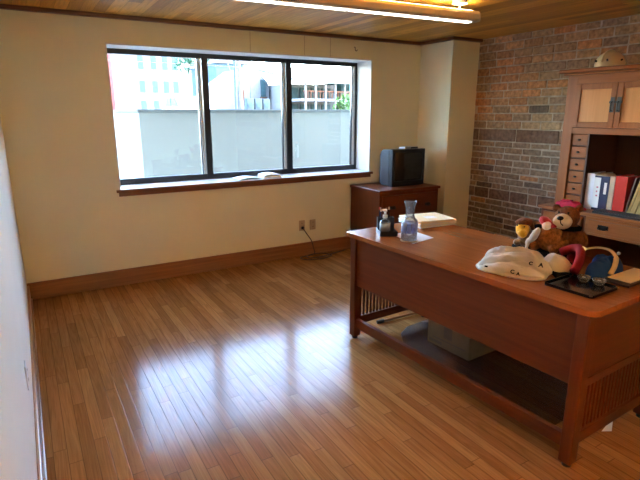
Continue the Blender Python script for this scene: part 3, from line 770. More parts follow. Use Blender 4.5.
b = BM(); box2(b, (-0.11, -0.05, 0), (0.09, 0.05, 0.022), 0.004); obj('body', b, 'silver', rc)
b = BM(); box2(b, (-0.02, -0.053, 0.003), (0.088, -0.048, 0.018)); obj('front_panel', b, 'black_plastic', rc)

# ------------------------------------------------------------------ the desk
DW, DL, DH = 0.775, 1.70, 0.765
DX, DY, DR = 2.354, 1.898, 0.045
dk = thing('desk', 'large reddish cherry executive desk with slatted ends and open base', 'desk', (DX, DY, 0), DR)
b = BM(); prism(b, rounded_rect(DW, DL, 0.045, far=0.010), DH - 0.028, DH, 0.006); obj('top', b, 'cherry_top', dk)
ls = 0.056; ox, oy = DW / 2 - 0.022 - ls / 2, DL / 2 - 0.03 - ls / 2
for sx in (-1, 1):
    for sy in (-1, 1):
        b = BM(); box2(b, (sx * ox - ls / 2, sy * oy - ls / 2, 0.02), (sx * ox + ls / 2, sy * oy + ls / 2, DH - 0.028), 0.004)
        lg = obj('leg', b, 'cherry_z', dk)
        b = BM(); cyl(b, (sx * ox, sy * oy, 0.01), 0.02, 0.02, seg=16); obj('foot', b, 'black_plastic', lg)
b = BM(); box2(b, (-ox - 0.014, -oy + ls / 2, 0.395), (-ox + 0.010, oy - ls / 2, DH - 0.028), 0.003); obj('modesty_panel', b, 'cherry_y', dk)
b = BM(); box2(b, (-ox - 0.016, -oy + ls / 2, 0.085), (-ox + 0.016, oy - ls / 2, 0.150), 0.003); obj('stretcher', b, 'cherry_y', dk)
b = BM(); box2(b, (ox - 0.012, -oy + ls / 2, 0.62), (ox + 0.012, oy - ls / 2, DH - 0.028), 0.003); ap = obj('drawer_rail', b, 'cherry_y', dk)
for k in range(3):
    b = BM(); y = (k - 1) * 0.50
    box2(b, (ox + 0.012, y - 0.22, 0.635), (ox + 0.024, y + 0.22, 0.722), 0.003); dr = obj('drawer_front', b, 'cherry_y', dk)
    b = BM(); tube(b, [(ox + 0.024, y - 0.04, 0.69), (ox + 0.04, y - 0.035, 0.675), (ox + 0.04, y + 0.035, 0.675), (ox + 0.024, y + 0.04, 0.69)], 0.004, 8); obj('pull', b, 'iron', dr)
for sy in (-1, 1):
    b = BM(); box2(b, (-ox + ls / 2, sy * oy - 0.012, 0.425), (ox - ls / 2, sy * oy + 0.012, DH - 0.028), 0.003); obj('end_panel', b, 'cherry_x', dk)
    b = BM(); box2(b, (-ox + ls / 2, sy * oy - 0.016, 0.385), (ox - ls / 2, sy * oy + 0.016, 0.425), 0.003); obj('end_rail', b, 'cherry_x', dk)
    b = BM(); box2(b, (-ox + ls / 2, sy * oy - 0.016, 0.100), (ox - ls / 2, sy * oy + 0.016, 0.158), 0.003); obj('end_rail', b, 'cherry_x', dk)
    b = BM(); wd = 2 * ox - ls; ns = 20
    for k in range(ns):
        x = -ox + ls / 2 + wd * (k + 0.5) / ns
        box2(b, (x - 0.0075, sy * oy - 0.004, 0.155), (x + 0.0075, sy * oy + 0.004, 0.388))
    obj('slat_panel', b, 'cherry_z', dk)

# under the desk
mt = thing('floor_sheet', 'thin clear grey sheet on the floor under the desk', 'mat', (0, 0, 0))
b = BM()
pts = [(2.25, 1.30), (3.35, 1.34), (3.30, 2.62), (2.60, 2.64), (2.42, 2.62), (2.30, 2.55), (2.20, 2.40)]
prism(b, pts, 0.0005, 0.003); obj('sheet', b, 'mat', mt)  # see-through sheet that tints the floor under the desk grey
bx = thing('cardboard_box', 'taped cardboard box on the floor under the desk', 'box', (2.552, 2.19, 0.0035), 0.06)
b = BM(); box2(b, (-0.165, -0.18, 0), (0.165, 0.18, 0.27), 0.003); obj('carton', b, 'cardboard', bx)
b = BM(); box2(b, (-0.1662, -0.035, 0.08), (-0.1650, 0.035, 0.27)); box2(b, (-0.1662, -0.035, 0.2690), (0.1662, 0.035, 0.2712)); obj('packing_tape', b, 'tape', bx)
b = BM(); box2(b, (-0.1660, -0.15, 0.055), (-0.1650, 0.13, 0.062)); box2(b, (-0.1660, 0.06, 0.16), (-0.1650, 0.15, 0.168)); box2(b, (-0.1660, 0.05, 0.02), (-0.1650, 0.16, 0.04)); obj('printed_mark', b, 'tape', bx)
b = BM(); box2(b, (-0.165, -0.001, 0.2701), (0.165, 0.001, 0.2705)); obj('flap_seam', b, 'bead', bx)
st = thing('wooden_stick', 'thin wooden stick with dark rubber tip on floor past the desk end', 'stick', (2.265, 2.775, 0.014), 0.0)
b = BM(); tube(b, [(0.03, 0, 0), (0.45, -0.02, 0.004), (0.85, -0.04, 0.0)], 0.010, 10); obj('shaft', b, 'oak_trim_x', st, smooth=True)
b = BM(); cyl(b, (0.02, 0, 0), 0.0138, 0.055, seg=14, rot=ry(PI / 2)); obj('tip', b, 'black_plastic', st)
b = BM(); pv = [b.verts.new(p) for p in ((2.425, 1.150, 0.0012), (2.470, 1.125, 0.0012), (2.60, 1.19, 0.0022))]
lo = [b.verts.new((v.co.x, v.co.y, v.co.z - 0.0008)) for v in pv]
b.faces.new(pv); b.faces.new(lo[::-1])
for i in range(3): b.faces.new((pv[i], lo[i], lo[(i + 1) % 3], pv[(i + 1) % 3]))
tag(obj('paper_scrap', b, 'paper'), 'small white torn paper scrap on floor below the near desk end', 'paper')

# ------------------------------------------------------------------ credenza and hutch on the brick wall
cr = thing('credenza', 'cherry wood credenza desk against the brick wall, hutch standing on it', 'credenza', (4.04, 2.79, 0))
CL, CD, CH = 1.70, 0.63, 0.75
b = BM(); box2(b, (0, -CL, CH - 0.03), (CD, 0, CH), 0.006); obj('top', b, 'hutch_y', cr)
for y0, y1 in ((-0.44, -0.02), (-CL + 0.02, -CL + 0.44)):
    b = BM(); box2(b, (0.03, y0, 0.04), (CD - 0.01, y1, CH - 0.03), 0.003); pd = obj('pedestal', b, 'cherry_z', cr)
    for z0, z1 in ((0.56, 0.70), (0.39, 0.545), (0.07, 0.375)):
        b = BM(); box2(b, (0.014, y0 + 0.03, z0), (0.032, y1 - 0.03, z1), 0.004); dr = obj('drawer_front', b, 'hutch_y', cr)
        b = BM(); ym = (y0 + y1) / 2; zm = (z0 + z1) / 2
        tube(b, [(0.014, ym - 0.035, zm + 0.012), (-0.004, ym - 0.03, zm - 0.004), (-0.004, ym + 0.03, zm - 0.004), (0.014, ym + 0.035, zm + 0.012)], 0.004, 8); obj('pull', b, 'iron', dr)
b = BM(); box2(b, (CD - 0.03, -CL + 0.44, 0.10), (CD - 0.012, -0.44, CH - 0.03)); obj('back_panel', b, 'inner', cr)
b = BM(); box2(b, (0.022, -CL + 0.44, 0.565), (0.044, -0.44, CH - 0.03), 0.003); obj('apron', b, 'hutch_y', cr)
b = BM(); box2(b, (0.010, -1.22, 0.585), (0.026, -0.47, 0.695), 0.004); pdw = obj('pencil_drawer', b, 'hutch_y', cr)
for ym in (-0.60, -1.06):
    b = BM(); box(b, (0.008, ym, 0.648), (0.004, 0.085, 0.034), 0.001)
    tube(b, [(0.008, ym - 0.032, 0.652), (-0.012, ym - 0.028, 0.634), (-0.012, ym + 0.028, 0.634), (0.008, ym + 0.032, 0.652)], 0.005, 8); obj('pull', b, 'iron', pdw)

hu = thing('hutch', 'cherry wood hutch with panel doors and small drawers against brick wall', 'hutch', (4.16, 2.715, CH + 0.0005))
HL, HD = 1.56, 0.46
zt = 1.844 - CH    # underside of the crown
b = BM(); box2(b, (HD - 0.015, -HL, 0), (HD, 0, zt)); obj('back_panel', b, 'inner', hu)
for y0, y1 in ((-0.022, 0.0), (-HL, -HL + 0.022)):
    b = BM(); box2(b, (0.02, y0, 0), (HD - 0.015, y1, zt), 0.002); obj('side_panel', b, 'hutch_z', hu)
for y0, y1 in ((-0.086, 0.0), (-HL, -HL + 0.086)):
    b = BM(); box2(b, (0.0, y0, 0), (0.021, y1, zt), 0.003); obj('stile', b, 'hutch_z', hu)
b = BM()   # crown moulding
box2(b, (-0.028, -HL - 0.028, zt), (HD, 0.028, zt + 0.018), 0.005); box2(b, (-0.058, -HL - 0.058, zt + 0.018), (HD, 0.058, zt + 0.048), 0.008)
obj('crown', b, 'hutch_y', hu)
b = BM(); box2(b, (0.0, -HL + 0.086, zt - 0.070), (0.021, -0.086, zt), 0.002); obj('top_rail', b, 'hutch_y', hu)
b = BM(); box2(b, (0.0, -HL + 0.086, 1.372 - CH), (0.026, -0.086, 1.422 - CH), 0.003); obj('middle_rail', b, 'hutch_y', hu)
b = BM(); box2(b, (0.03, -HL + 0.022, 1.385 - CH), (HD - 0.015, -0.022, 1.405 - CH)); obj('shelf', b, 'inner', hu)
dz0, dz1 = 1.424 - CH, 1.773 - CH
dwid = 0.346
for k in range(4):
    y1 = -0.0875 - k * dwid; y0 = y1 - dwid + 0.003
    t0 = 0.045
    b = BM()
    box2(b, (-0.012, y0, dz0), (0.010, y0 + t0, dz1), 0.003); box2(b, (-0.012, y1 - t0, dz0), (0.010, y1, dz1), 0.003)
    box2(b, (-0.012, y0 + t0, dz0), (0.010, y1 - t0, dz0 + t0), 0.003); box2(b, (-0.012, y0 + t0, dz1 - t0), (0.010, y1 - t0, dz1), 0.003)
    d = obj('door', b, 'hutch_z', hu)
    b = BM(); box2(b, (-0.002, y0 + t0 - 0.005, dz0 + t0 - 0.005), (0.006, y1 - t0 + 0.005, dz1 - t0 + 0.005)); obj('door_panel', b, 'panel_z', d)
    hy = (y0 + 0.024) if k % 2 == 0 else (y1 - 0.024)
    zm = (dz0 + dz1) / 2 + 0.005
    b = BM(); box(b, (-0.014, hy, zm), (0.004, 0.032, 0.115), 0.001); box(b, (-0.016, hy, zm + 0.02), (0.008, 0.045, 0.02), 0.002)
    tube(b, [(-0.016, hy, zm + 0.022), (-0.034, hy, zm + 0.01), (-0.034, hy, zm - 0.04), (-0.018, hy, zm - 0.045)], 0.0055, 8)
    obj('handle', b, 'iron_worn', d)
# column of six little drawers at either side
for ya, yb in ((-0.088, -0.230), (-HL + 0.230, -HL + 0.088)):
    b = BM(); ys_ = yb - 0.012 if ya > -0.5 else ya + 0.0
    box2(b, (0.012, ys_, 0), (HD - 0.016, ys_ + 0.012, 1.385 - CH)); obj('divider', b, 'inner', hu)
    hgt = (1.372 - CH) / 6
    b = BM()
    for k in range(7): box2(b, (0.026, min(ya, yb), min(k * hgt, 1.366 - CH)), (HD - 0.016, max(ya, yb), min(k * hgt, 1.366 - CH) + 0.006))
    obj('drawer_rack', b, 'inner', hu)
    for k in range(6):
        b = BM(); box2(b, (0.014, min(ya, yb) + 0.003, k * hgt + 0.008), (0.034, max(ya, yb) - 0.003, (k + 1) * hgt - 0.003), 0.004); d = obj('small_drawer', b, 'hutch_y', hu)
        b = BM(); ball(b, (0.006, (ya + yb) / 2, (k + 0.52) * hgt), 0.011, (0.9, 1.3, 0.8), sub=2); obj('knob', b, 'iron', d, smooth=True)

# helmet on the hutch
hm = thing('hard_hat', 'cream hard hat resting on top of the hutch', 'helmet', (4.335, 2.480, 1.892 + 0.0005))
hm.scale = (0.93, 0.93, 0.93)
b = BM(); ball(b, (0, 0, 0.03), 0.118, (1.12, 1.0, 0.98), sub=4)
bmesh.ops.bisect_plane(b, geom=b.verts[:] + b.edges[:] + b.faces[:], plane_co=(0, 0, 0.012), plane_no=(0, 0, -1), clear_outer=True)
obj('shell', b, 'helmet', hm, smooth=True)
b = BM(); lathe(b, [(0.112, 0.022), (0.150, 0.006), (0.152, 0.002), (0.112, 0.010)], close=True); obj('brim', b, 'helmet', hm, smooth=True)
b = BM(); tube(b, [(-0.132, 0, 0.05), (-0.10, 0, 0.112), (0, 0, 0.148), (0.10, 0, 0.112), (0.132, 0, 0.05)], 0.012, 8); obj('ridge', b, 'helmet', hm, smooth=True)
for a in (2.6, 3.55, 4.5):
    b = BM(); cyl(b, (0.124 * 1.08 * math.cos(a), 0.113 * math.sin(a), 0.062), 0.008, 0.02, seg=12, rot=rz(a) @ ry(PI / 2 - 0.35)); obj('vent', b, 'iron', hm)

# binders and books under the hutch doors (spines towards the room)
def binder(y, th, h, m, label, cat='binder', name='ring_binder', dep=0.26, x=4.20, lean=0.0, group='binders on the credenza'):
    t = thing(name, label, cat, (x, y, CH + 0.001), 0, group)
    if lean: t.rotation_euler = (lean, 0, 0)
    b = BM()
    box2(b, (0.0, -th / 2, 0), (0.004, th / 2, h), 0.001); box2(b, (0.004, -th / 2, 0), (dep, -th / 2 + 0.003, h)); box2(b, (0.004, th / 2 - 0.003, 0), (dep, th / 2, h))
    obj('cover', b, m, t)
    b = BM(); box2(b, (0.006, -th / 2 + 0.005, 0.008), (dep - 0.01, th / 2 - 0.005, h - 0.012)); obj('pages', b, 'paper', t)
    return t
binder(2.432, 0.066, 0.300, 'white_binder', 'white binder standing leftmost in the row on the credenza')
t = binder(2.364, 0.068, 0.285, 'navy', 'navy binder with big white pink-printed label on its spine')
b = BM(); box2(b, (-0.0015, -0.020, 0.02), (0, 0.034, 0.272)); lb = obj('spine_label', b, 'paper', t, label='white label with pink print')
for k in range(3):
    b = BM(); box2(b, (-0.0022, -0.006 + 0.004 * (k % 2), 0.115 + k * 0.035), (-0.0014, 0.010, 0.128 + k * 0.035)); obj('print', b, 'pink_ink', lb)
t = binder(2.302, 0.054, 0.285, 'navy', 'navy binder with a small white spine label, right of large-label one')
b = BM(); box2(b, (-0.0015, -0.012, 0.14), (0, 0.010, 0.235)); obj('spine_label', b, 'paper', t)
t = binder(2.250, 0.042, 0.290, 'beige', 'beige folder standing between navy and red binders', 'folder', 'file_folder')
binder(2.180, 0.092, 0.300, 'red_binder', 'bright red wide binder in the row on the credenza')
def book(y, th, h, m, label, lean=0.0, dep=0.2, x=4.2, lab=None):
    t = thing('book', label, 'book', (x, y, CH + 0.001 + (0.012 if lean else 0)), 0, 'books on the credenza'); t.rotation_euler = (lean, 0, 0)
    b = BM(); box2(b, (0, -th / 2, 0), (0.004, th / 2, h), 0.0015); box2(b, (0.004, -th / 2, 0), (dep, -th / 2 + 0.003, h)); box2(b, (0.004, th / 2 - 0.003, 0), (dep, th / 2, h)); obj('cover', b, m, t)
    b = BM(); box2(b, (0.004, -th / 2 + 0.003, 0.004), (dep - 0.005, th / 2 - 0.003, h - 0.005)); obj('pages', b, 'cream', t)
    if lab:
        b = BM(); box2(b, (-0.001, -th / 2 + 0.004, h * 0.55), (0, th / 2 - 0.004, h * 0.8)); l = obj('spine_label', b, 'paper', t)
        b = BM(); box2(b, (-0.0016, -th / 2 + 0.01, h * 0.6), (-0.0009, th / 2 - 0.01, h * 0.74)); obj('print', b, 'green_ink', l)
    return t
book(2.118, 0.012, 0.29, 'darkbook', 'thin dark brown book leaning against the ochre books', 0.16)
book(2.098, 0.018, 0.295, 'ochre', 'thin ochre book leaning beside the dark brown one', 0.235)
book(2.066, 0.036, 0.300, 'ochre', 'thick ochre book leaning, second of two ochre ones', 0.24)
book(2.014, 0.052, 0.305, 'ochre', 'ochre book with white and green spine label at frame edge', 0.24, lab=True)
b = BM(); blob(b, [(4.21, 2.43), (4.20, 2.36), (4.215, 2.29), (4.32, 2.29), (4.36, 2.36), (4.32, 2.43)], 0.016, CH + 0.286, 0.008, 30, 3.0); tag(obj('crumpled_paper', b, 'beige', smooth=True), 'crumpled greyish paper lying on top of the navy binders', 'paper')
kb = thing('keyboard', 'black keyboard lying on credenza in front of the books', 'keyboard', (4.12, 2.08, CH + 0.0005), 0.0)
b = BM(); box2(b, (-0.068, -0.22, 0), (0.068, 0.22, 0.018), 0.004); obj('case', b, 'black_plastic', kb)
b = BM()
for r in range(5):
    for c in range(17): box(b, (-0.05 + r * 0.025, -0.205 + c * 0.0255, 0.021), (0.019, 0.020, 0.008), 0.002, seg=1)
obj('keys', b, 'tv_shell', kb)
cpt = thing('baseball_cap', 'crumpled crimson cap on the credenza corner left of the binders', 'cap', (0, 0, 0))
b = BM(); blob(b, [(4.055, 2.50), (4.06, 2.62), (4.10, 2.66), (4.145, 2.63), (4.148, 2.50), (4.12, 2.42), (4.07, 2.42)], 0.060, CH + 0.0005, 0.022, 22, 8.0, power=3.5); obj('crown', b, 'cap_red', cpt, smooth=True)
b = BM(); blob(b, [(4.05, 2.40), (4.052, 2.47), (4.10, 2.48), (4.13, 2.44), (4.12, 2.385)], 0.026, CH + 0.0005, 0.008, 20, 2.0); obj('brim', b, 'cap_red', cpt, smooth=True)

# ------------------------------------------------------------------ on the desk top
Z = DH + 0.0006
pp = thing('paper_sheet', 'white sheet of paper on the desk under the clear carafe', 'paper', (0, 0, 0))
b = BM(); prism(b, [(2.105, 2.245), (2.318, 2.292), (2.335, 2.512), (2.150, 2.500)], Z, Z + 0.0012); obj('sheet', b, 'paper', pp)
cs = tag(obj('coaster', cyl(BM(), (2.134, 2.318, Z + 0.0038), 0.054, 0.005, seg=36), 'cork'), 'pale round coaster under the clear carafe', 'coaster')
ca = thing('carafe', 'clear plastic carafe with flared neck and blue label on the desk', 'carafe', (2.134, 2.318, Z + 0.0066))
b = BM()
outer = [(0.0, 0.0), (0.046, 0.0), (0.050, 0.004), (0.050, 0.118), (0.047, 0.128), (0.033, 0.142), (0.028, 0.155), (0.026, 0.175), (0.028, 0.205), (0.036, 0.240), (0.037, 0.244)]
inner = [(0.035, 0.244), (0.034, 0.240), (0.026, 0.205), (0.024, 0.175), (0.026, 0.155), (0.031, 0.140), (0.045, 0.125), (0.048, 0.116), (0.048, 0.006), (0.0, 0.006)]
lathe(b, outer + inner, seg=40); obj('vessel', b, 'carafe', ca, smooth=True)
b = BM(); lathe(b, [(0.0506, 0.050), (0.0506, 0.112), (0.0512, 0.112), (0.0512, 0.050)], seg=40, close=True); obj('label_band', b, 'blue_label', ca, smooth=True, label='translucent blue label')
b = BM()
for i in range(6):
    a = -2.55 + i * 0.07
    box(b, (0.0514 * math.cos(a), 0.0514 * math.sin(a), 0.08), (0.0012, 0.005, 0.056), rot=rz(a))
obj('label_print', b, 'blue_dark', ca)

og = thing('desk_organizer', 'black desktop organizer holding pens and the pump bottle', 'organizer', (2.137, 2.557, Z), -0.45)
b = BM()
box2(b, (-0.058, -0.094, 0), (0.058, 0.045, 0.004)); box2(b, (-0.058, -0.094, 0.004), (-0.055, 0.045, 0.030)); box2(b, (0.055, -0.094, 0.004), (0.058, 0.045, 0.030)); box2(b, (-0.058, -0.094, 0.004), (0.058, -0.091, 0.030))
obj('tray', b, 'black_plastic', og)
b = BM()
for lo_, hi_ in (((-0.055, 0.0, 0.004), (-0.052, 0.045, 0.105)), ((0.052, 0.0, 0.004), (0.055, 0.045, 0.105)), ((-0.055, 0.042, 0.004), (0.055, 0.045, 0.105)), ((-0.055, 0.0, 0.004), (0.055, 0.003, 0.105)), ((-0.002, 0.0, 0.004), (0.002, 0.045, 0.105))): box2(b, lo_, hi_)
obj('pen_cup', b, 'black_plastic', og)
pens = [(-0.040, 0.020, -0.10, 0.06, 'black_plastic', 'fur_red', 'black pen with a red cap in the organizer'), (-0.028, 0.030, 0.05, -0.08, 'navy', 'silver', 'navy pen with silver end in the organizer'), (-0.012, 0.016, 0.10, 0.05, 'darkbook', 'amber', 'dark brown pencil with rusty end in the organizer'), (0.022, 0.022, -0.06, 0.05, 'bead', 'cork', 'black pencil with tan end in the organizer')]
rotM = Matrix.Rotation(-0.45, 3, 'Z')
for px, py, tx_, ty_, m1, m2, lab in pens:
    wp = rotM @ Vector((px, py, 0)) + Vector((2.137, 2.557, Z + 0.0045))
    t = thing('pen', lab, 'pen', wp, 0, 'pens in the organizer'); t.rotation_euler = (tx_, ty_, 0)
    b = BM(); cyl(b, (0, 0, 0.075), 0.004, 0.15, seg=10); obj('barrel', b, m1, t)
    b = BM(); cyl(b, (0, 0, 0.158), 0.0045, 0.018, seg=10); obj('cap', b, m2, t)
pb = thing('pump_bottle', 'clear hand sanitizer pump bottle with white pump on the desk', 'bottle', (2.098, 2.518, Z + 0.0045), -0.45)
b = BM(); lathe(b, [(0.0, 0.0), (0.030, 0.0), (0.0335, 0.004), (0.0335, 0.082), (0.030, 0.094), (0.014, 0.104), (0.013, 0.112), (0.0, 0.112)], seg=32); obj('bottle_body', b, 'bottle_clear', pb, smooth=True)
b = BM(); lathe(b, [(0.0, 0.003), (0.0315, 0.003), (0.0315, 0.058), (0.0, 0.058)], seg=32); obj('gel', b, 'gel', pb)
b = BM(); lathe(b, [(0.0340, 0.028), (0.0340, 0.078), (0.0345, 0.078), (0.0345, 0.028)], seg=32, close=True); obj('label_band', b, 'bottle_label', pb, smooth=True)
b = BM(); cyl(b, (0, 0, 0.120), 0.0155, 0.020, seg=20); cyl(b, (0, 0, 0.142), 0.008, 0.03, seg=16); cyl(b, (0, 0, 0.161), 0.013, 0.014, 0.011, seg=16)
tube(b, [(0, 0, 0.163), (-0.02, -0.012, 0.166), (-0.036, -0.022, 0.160)], 0.006, 8); obj('pump', b, 'white_plastic', pb, smooth=True)

# stack of folders
zz = Z
for k, (m, th, ox_, oy_, r_, lab) in enumerate((('paper', 0.013, 0.0, 0.0, 0.03, 'thick white paper bundle at the bottom of the folder stack'), ('manila', 0.009, 0.004, 0.004, -0.02, 'manila folder just above the white paper bundle'), ('paper', 0.007, -0.006, 0.0, 0.05, 'white paper bundle in the middle of the folder stack'), ('manila', 0.008, 0.005, -0.004, 0.0, 'manila folder just below the topmost one'), ('manila', 0.006, 0.0, 0.003, -0.06, 'topmost cream manila folder of the stack on the desk'))):
    t = thing('file_folder', lab, 'folder', (2.590 + ox_, 2.652 + oy_, zz), -0.11 + r_, 'folders stacked on the desk')
    b = BM(); box2(b, (-0.155, -0.132, 0), (0.155, 0.130, 0.0014)); box2(b, (-0.153, -0.130, th - 0.0014), (0.157, 0.132, th)); box2(b, (-0.157, -0.132, 0), (-0.1545, 0.132, th)); obj('cover', b, m, t)
    b = BM(); box2(b, (-0.154, -0.128, 0.0016), (0.150, 0.126, th - 0.0016)); obj('pages', b, 'paper', t)
    if k == 4:
        b = BM(); box2(b, (-0.03, -0.05, th), (0.06, 0.02, th + 0.0008)); obj('paper_slip', b, 'white_plastic', t)
    zz += th + 0.0004

# clothes
bs = thing('black_shirt', 'black cloth lying crumpled under the soft toys and white jersey', 'clothing', (0, 0, 0))
b = BM(); blob(b, [(2.62, 1.93), (2.54, 1.86), (2.46, 1.72), (2.40, 1.55), (2.30, 1.45), (2.20, 1.42), (2.185, 1.378), (2.28, 1.374), (2.38, 1.376), (2.52, 1.46), (2.62, 1.56), (2.72, 1.62), (2.73, 1.80), (2.70, 1.90)], 0.020, Z, 0.010, 18, 1.0, power=4); obj('cloth', b, 'black_cloth', bs, smooth=True)
wj = thing('white_jersey', 'folded white jersey with small black letters lying on the desk', 'clothing', (0, 0, 0))
def decal(body, size, m, parent, bvhs, p, right, upv, ray, name='printed_letter'):
    cu = bpy.data.curves.new(name, 'FONT'); cu.body = body; cu.size = size; cu.align_x = 'CENTER'; cu.align_y = 'CENTER'; cu.offset = size * 0.045
    tmp = bpy.data.objects.new(name, cu); C.objects.link(tmp)
    me = tmp.to_mesh(); bm = BM(); bm.from_mesh(me); tmp.to_mesh_clear(); bpy.data.objects.remove(tmp)
    bmesh.ops.triangulate(bm, faces=bm.faces[:]); bmesh.ops.subdivide_edges(bm, edges=bm.edges[:], cuts=2)
    right, upv, ray = Vector(right).normalized(), Vector(upv).normalized(), Vector(ray).normalized()
    for v in bm.verts:
        o = Vector(p) + right * v.co.x + upv * v.co.y - ray * 0.3
        best = None
        for t in bvhs:
            h = t.ray_cast(o, ray)
            if h[0] is not None and (best is None or h[3] < best[1]): best = (h[0], h[3])
        v.co = (best[0] if best else Vector(p) + right * v.co.x + upv * v.co.y) - ray * 0.0018
    return obj(name, bm, m, parent)
trees = []
def roll_poly(p, q, w0, w1):
    p, q = Vector(p), Vector(q); d = (q - p).normalized(); n_ = Vector((-d.y, d.x)); L_ = (q - p).length
    return [tuple(p + d * (L_ * t) + n_ * (w0 + (w1 - w0) * t) * k) for t, k in ((0, 0.55), (0.2, 0.95), (0.5, 1.05), (0.8, 0.95), (1.0, 0.6), (1.03, 0), (1.0, -0.6), (0.8, -1), (0.5, -0.95), (0.2, -1.0), (0, -0.55), (-0.03, 0))]
for nm_, poly_, h_, z_, sd_, pw_, wr_ in (
    ('bottom_layer', [(2.045, 1.675), (2.06, 1.58), (2.085, 1.48), (2.14, 1.41), (2.19, 1.395), (2.25, 1.42), (2.36, 1.47), (2.38, 1.60), (2.32, 1.74), (2.20, 1.77), (2.10, 1.74)], 0.016, Z, 4.0, 6, 0.004),
    ('lower_fold', roll_poly((2.065, 1.665), (2.215, 1.415), 0.055, 0.050), 0.044, Z + 0.002, 4.0, 2.6, 0.012),
    ('upper_fold', roll_poly((2.110, 1.715), (2.300, 1.445), 0.072, 0.060), 0.064, Z + 0.006, 9.0, 2.4, 0.014),
    ('back_fold', roll_poly((2.215, 1.775), (2.375, 1.535), 0.070, 0.060), 0.066, Z + 0.008, 2.0, 2.4, 0.016),
    ('sleeve', roll_poly((2.300, 1.490), (2.435, 1.440), 0.050, 0.072), 0.056, Z + 0.004, 6.5, 2.6, 0.016)):
    b = BM(); blob(b, poly_, h_, z_, wr_, 15, sd_, power=pw_, fold=1.35, fdir=-1.05, rings=34, seg=144)
    bmesh.ops.recalc_face_normals(b, faces=b.faces[:])
    trees.append(BVHTree.FromBMesh(b)); obj(nm_, b, 'jersey', wj, smooth=True)
RT, RAY = (0.45, -0.89, 0.0), (0.80, 0.50, -0.33)
decal('C', 0.026, 'black_cloth', wj, trees, (2.105, 1.515, Z + 0.022), RT, (0.2, 0.1, 1), RAY)
decal('A', 0.022, 'black_cloth', wj, trees, (2.112, 1.487, Z + 0.018), RT, (0.2, 0.1, 1), RAY)
decal('C', 0.024, 'black_cloth', wj, trees, (2.205, 1.490, Z + 0.055), RT, (0.2, 0.1, 1), RAY)
decal('A', 0.030, 'black_cloth', wj, trees, (2.235, 1.455, Z + 0.052), RT, (0.2, 0.1, 1), RAY)
decal('-', 0.05, 'black_cloth', wj, trees, (2.075, 1.645, Z + 0.022), RT, (0.2, 0.1, 1), RAY, 'printed_mark')

rs = thing('red_scarf', 'rolled red cloth band curving between jersey and blue bag', 'clothing', (-0.034, 0.020, 0))
b = BM(); tube(b, [(2.38, 1.330, Z + 0.030), (2.43, 1.345, Z + 0.056), (2.51, 1.385, Z + 0.082), (2.575, 1.435, Z + 0.092), (2.595, 1.485, Z + 0.080), (2.575, 1.535, Z + 0.050)], 0.022, 12); obj('band', b, 'red_cloth', rs, smooth=True)
b = BM(); blob(b, [(2.56, 1.48), (2.62, 1.53), (2.69, 1.55), (2.70, 1.50), (2.66, 1.45), (2.60, 1.44)], 0.06, Z, 0.014, 25, 2.0, power=3); obj('bunched_end', b, 'red_cloth', rs, smooth=True)
b = BM(); box(b, (2.545, 1.398, Z + 0.104), (0.035, 0.028, 0.002), rot=rx(0.25) @ ry(-0.3)); obj('white_tag', b, 'paper', rs)
bb = thing('blue_bag', 'royal blue cloth bag with cream strap on the desk', 'bag', (-0.040, 0.024, 0))
b = BM(); blob(b, [(2.43, 1.27), (2.50, 1.245), (2.60, 1.24), (2.70, 1.26), (2.74, 1.32), (2.73, 1.39), (2.66, 1.40), (2.58, 1.36), (2.50, 1.325), (2.44, 1.305)], 0.072, Z, 0.020, 16, 6.0, power=3.2); obj('pouch', b, 'blue_cloth', bb, smooth=True)
b = BM(); tube(b, [(2.66, 1.44, Z + 0.078), (2.68, 1.39, Z + 0.094), (2.68, 1.33, Z + 0.094), (2.64, 1.275, Z + 0.078), (2.57, 1.237, Z + 0.052), (2.52, 1.225, Z + 0.022)], 0.01, 8, flat=(0.012, 0.005)); obj('strap', b, 'strap', bb, smooth=True)
b = BM(); ball(b, (2.70, 1.295, Z + 0.083), 0.009, sub=2); obj('buckle', b, 'white_plastic', bb, smooth=True)

ty = thing('black_tray', 'shiny black tray near the desk corner holding clear glasses', 'tray', (2.246, 1.250, Z), 0.05)
b = BM(); prism(b, rounded_rect(0.23, 0.23, 0.02), 0, 0.006)
for lo_, hi_ in (((-0.115, -0.10, 0.004), (-0.110, 0.10, 0.014)), ((0.110, -0.10, 0.004), (0.115, 0.10, 0.014)), ((-0.10, -0.115, 0.004), (0.10, -0.110, 0.014)), ((-0.10, 0.110, 0.004), (0.10, 0.115, 0.014))): box2(b, lo_, hi_, 0.001)
obj('base', b, plain('glossy black lacquer', (0.008, 0.008, 0.008), 0.12, spec=0.6), ty)
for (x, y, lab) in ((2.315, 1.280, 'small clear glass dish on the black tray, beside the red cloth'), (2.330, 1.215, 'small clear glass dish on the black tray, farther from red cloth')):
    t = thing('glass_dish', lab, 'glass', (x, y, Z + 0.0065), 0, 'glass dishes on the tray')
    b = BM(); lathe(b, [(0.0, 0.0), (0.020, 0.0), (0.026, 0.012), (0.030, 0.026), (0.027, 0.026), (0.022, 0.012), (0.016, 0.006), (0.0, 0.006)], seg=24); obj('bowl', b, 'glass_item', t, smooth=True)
    b = BM(); ball(b, (0, 0, 0.016), 0.010, (1, 1, 0.6), sub=2); obj('glint_bead', b, 'silver', t, smooth=True)  # silver bead stands in for bright glints on the glass
pf = thing('notepad', 'cream notepad lying on a black folder at desk edge', 'notepad', (2.560, 1.205, Z), 0.04)
b = BM(); box2(b, (-0.15, -0.075, 0), (0.16, 0.055, 0.010), 0.002); obj('folder', b, 'black_plastic', pf, label='black folder')
b = BM(); box2(b, (-0.105, -0.060, 0.0102), (0.145, 0.045, 0.016), 0.001); obj('page_block', b, 'cream', pf)

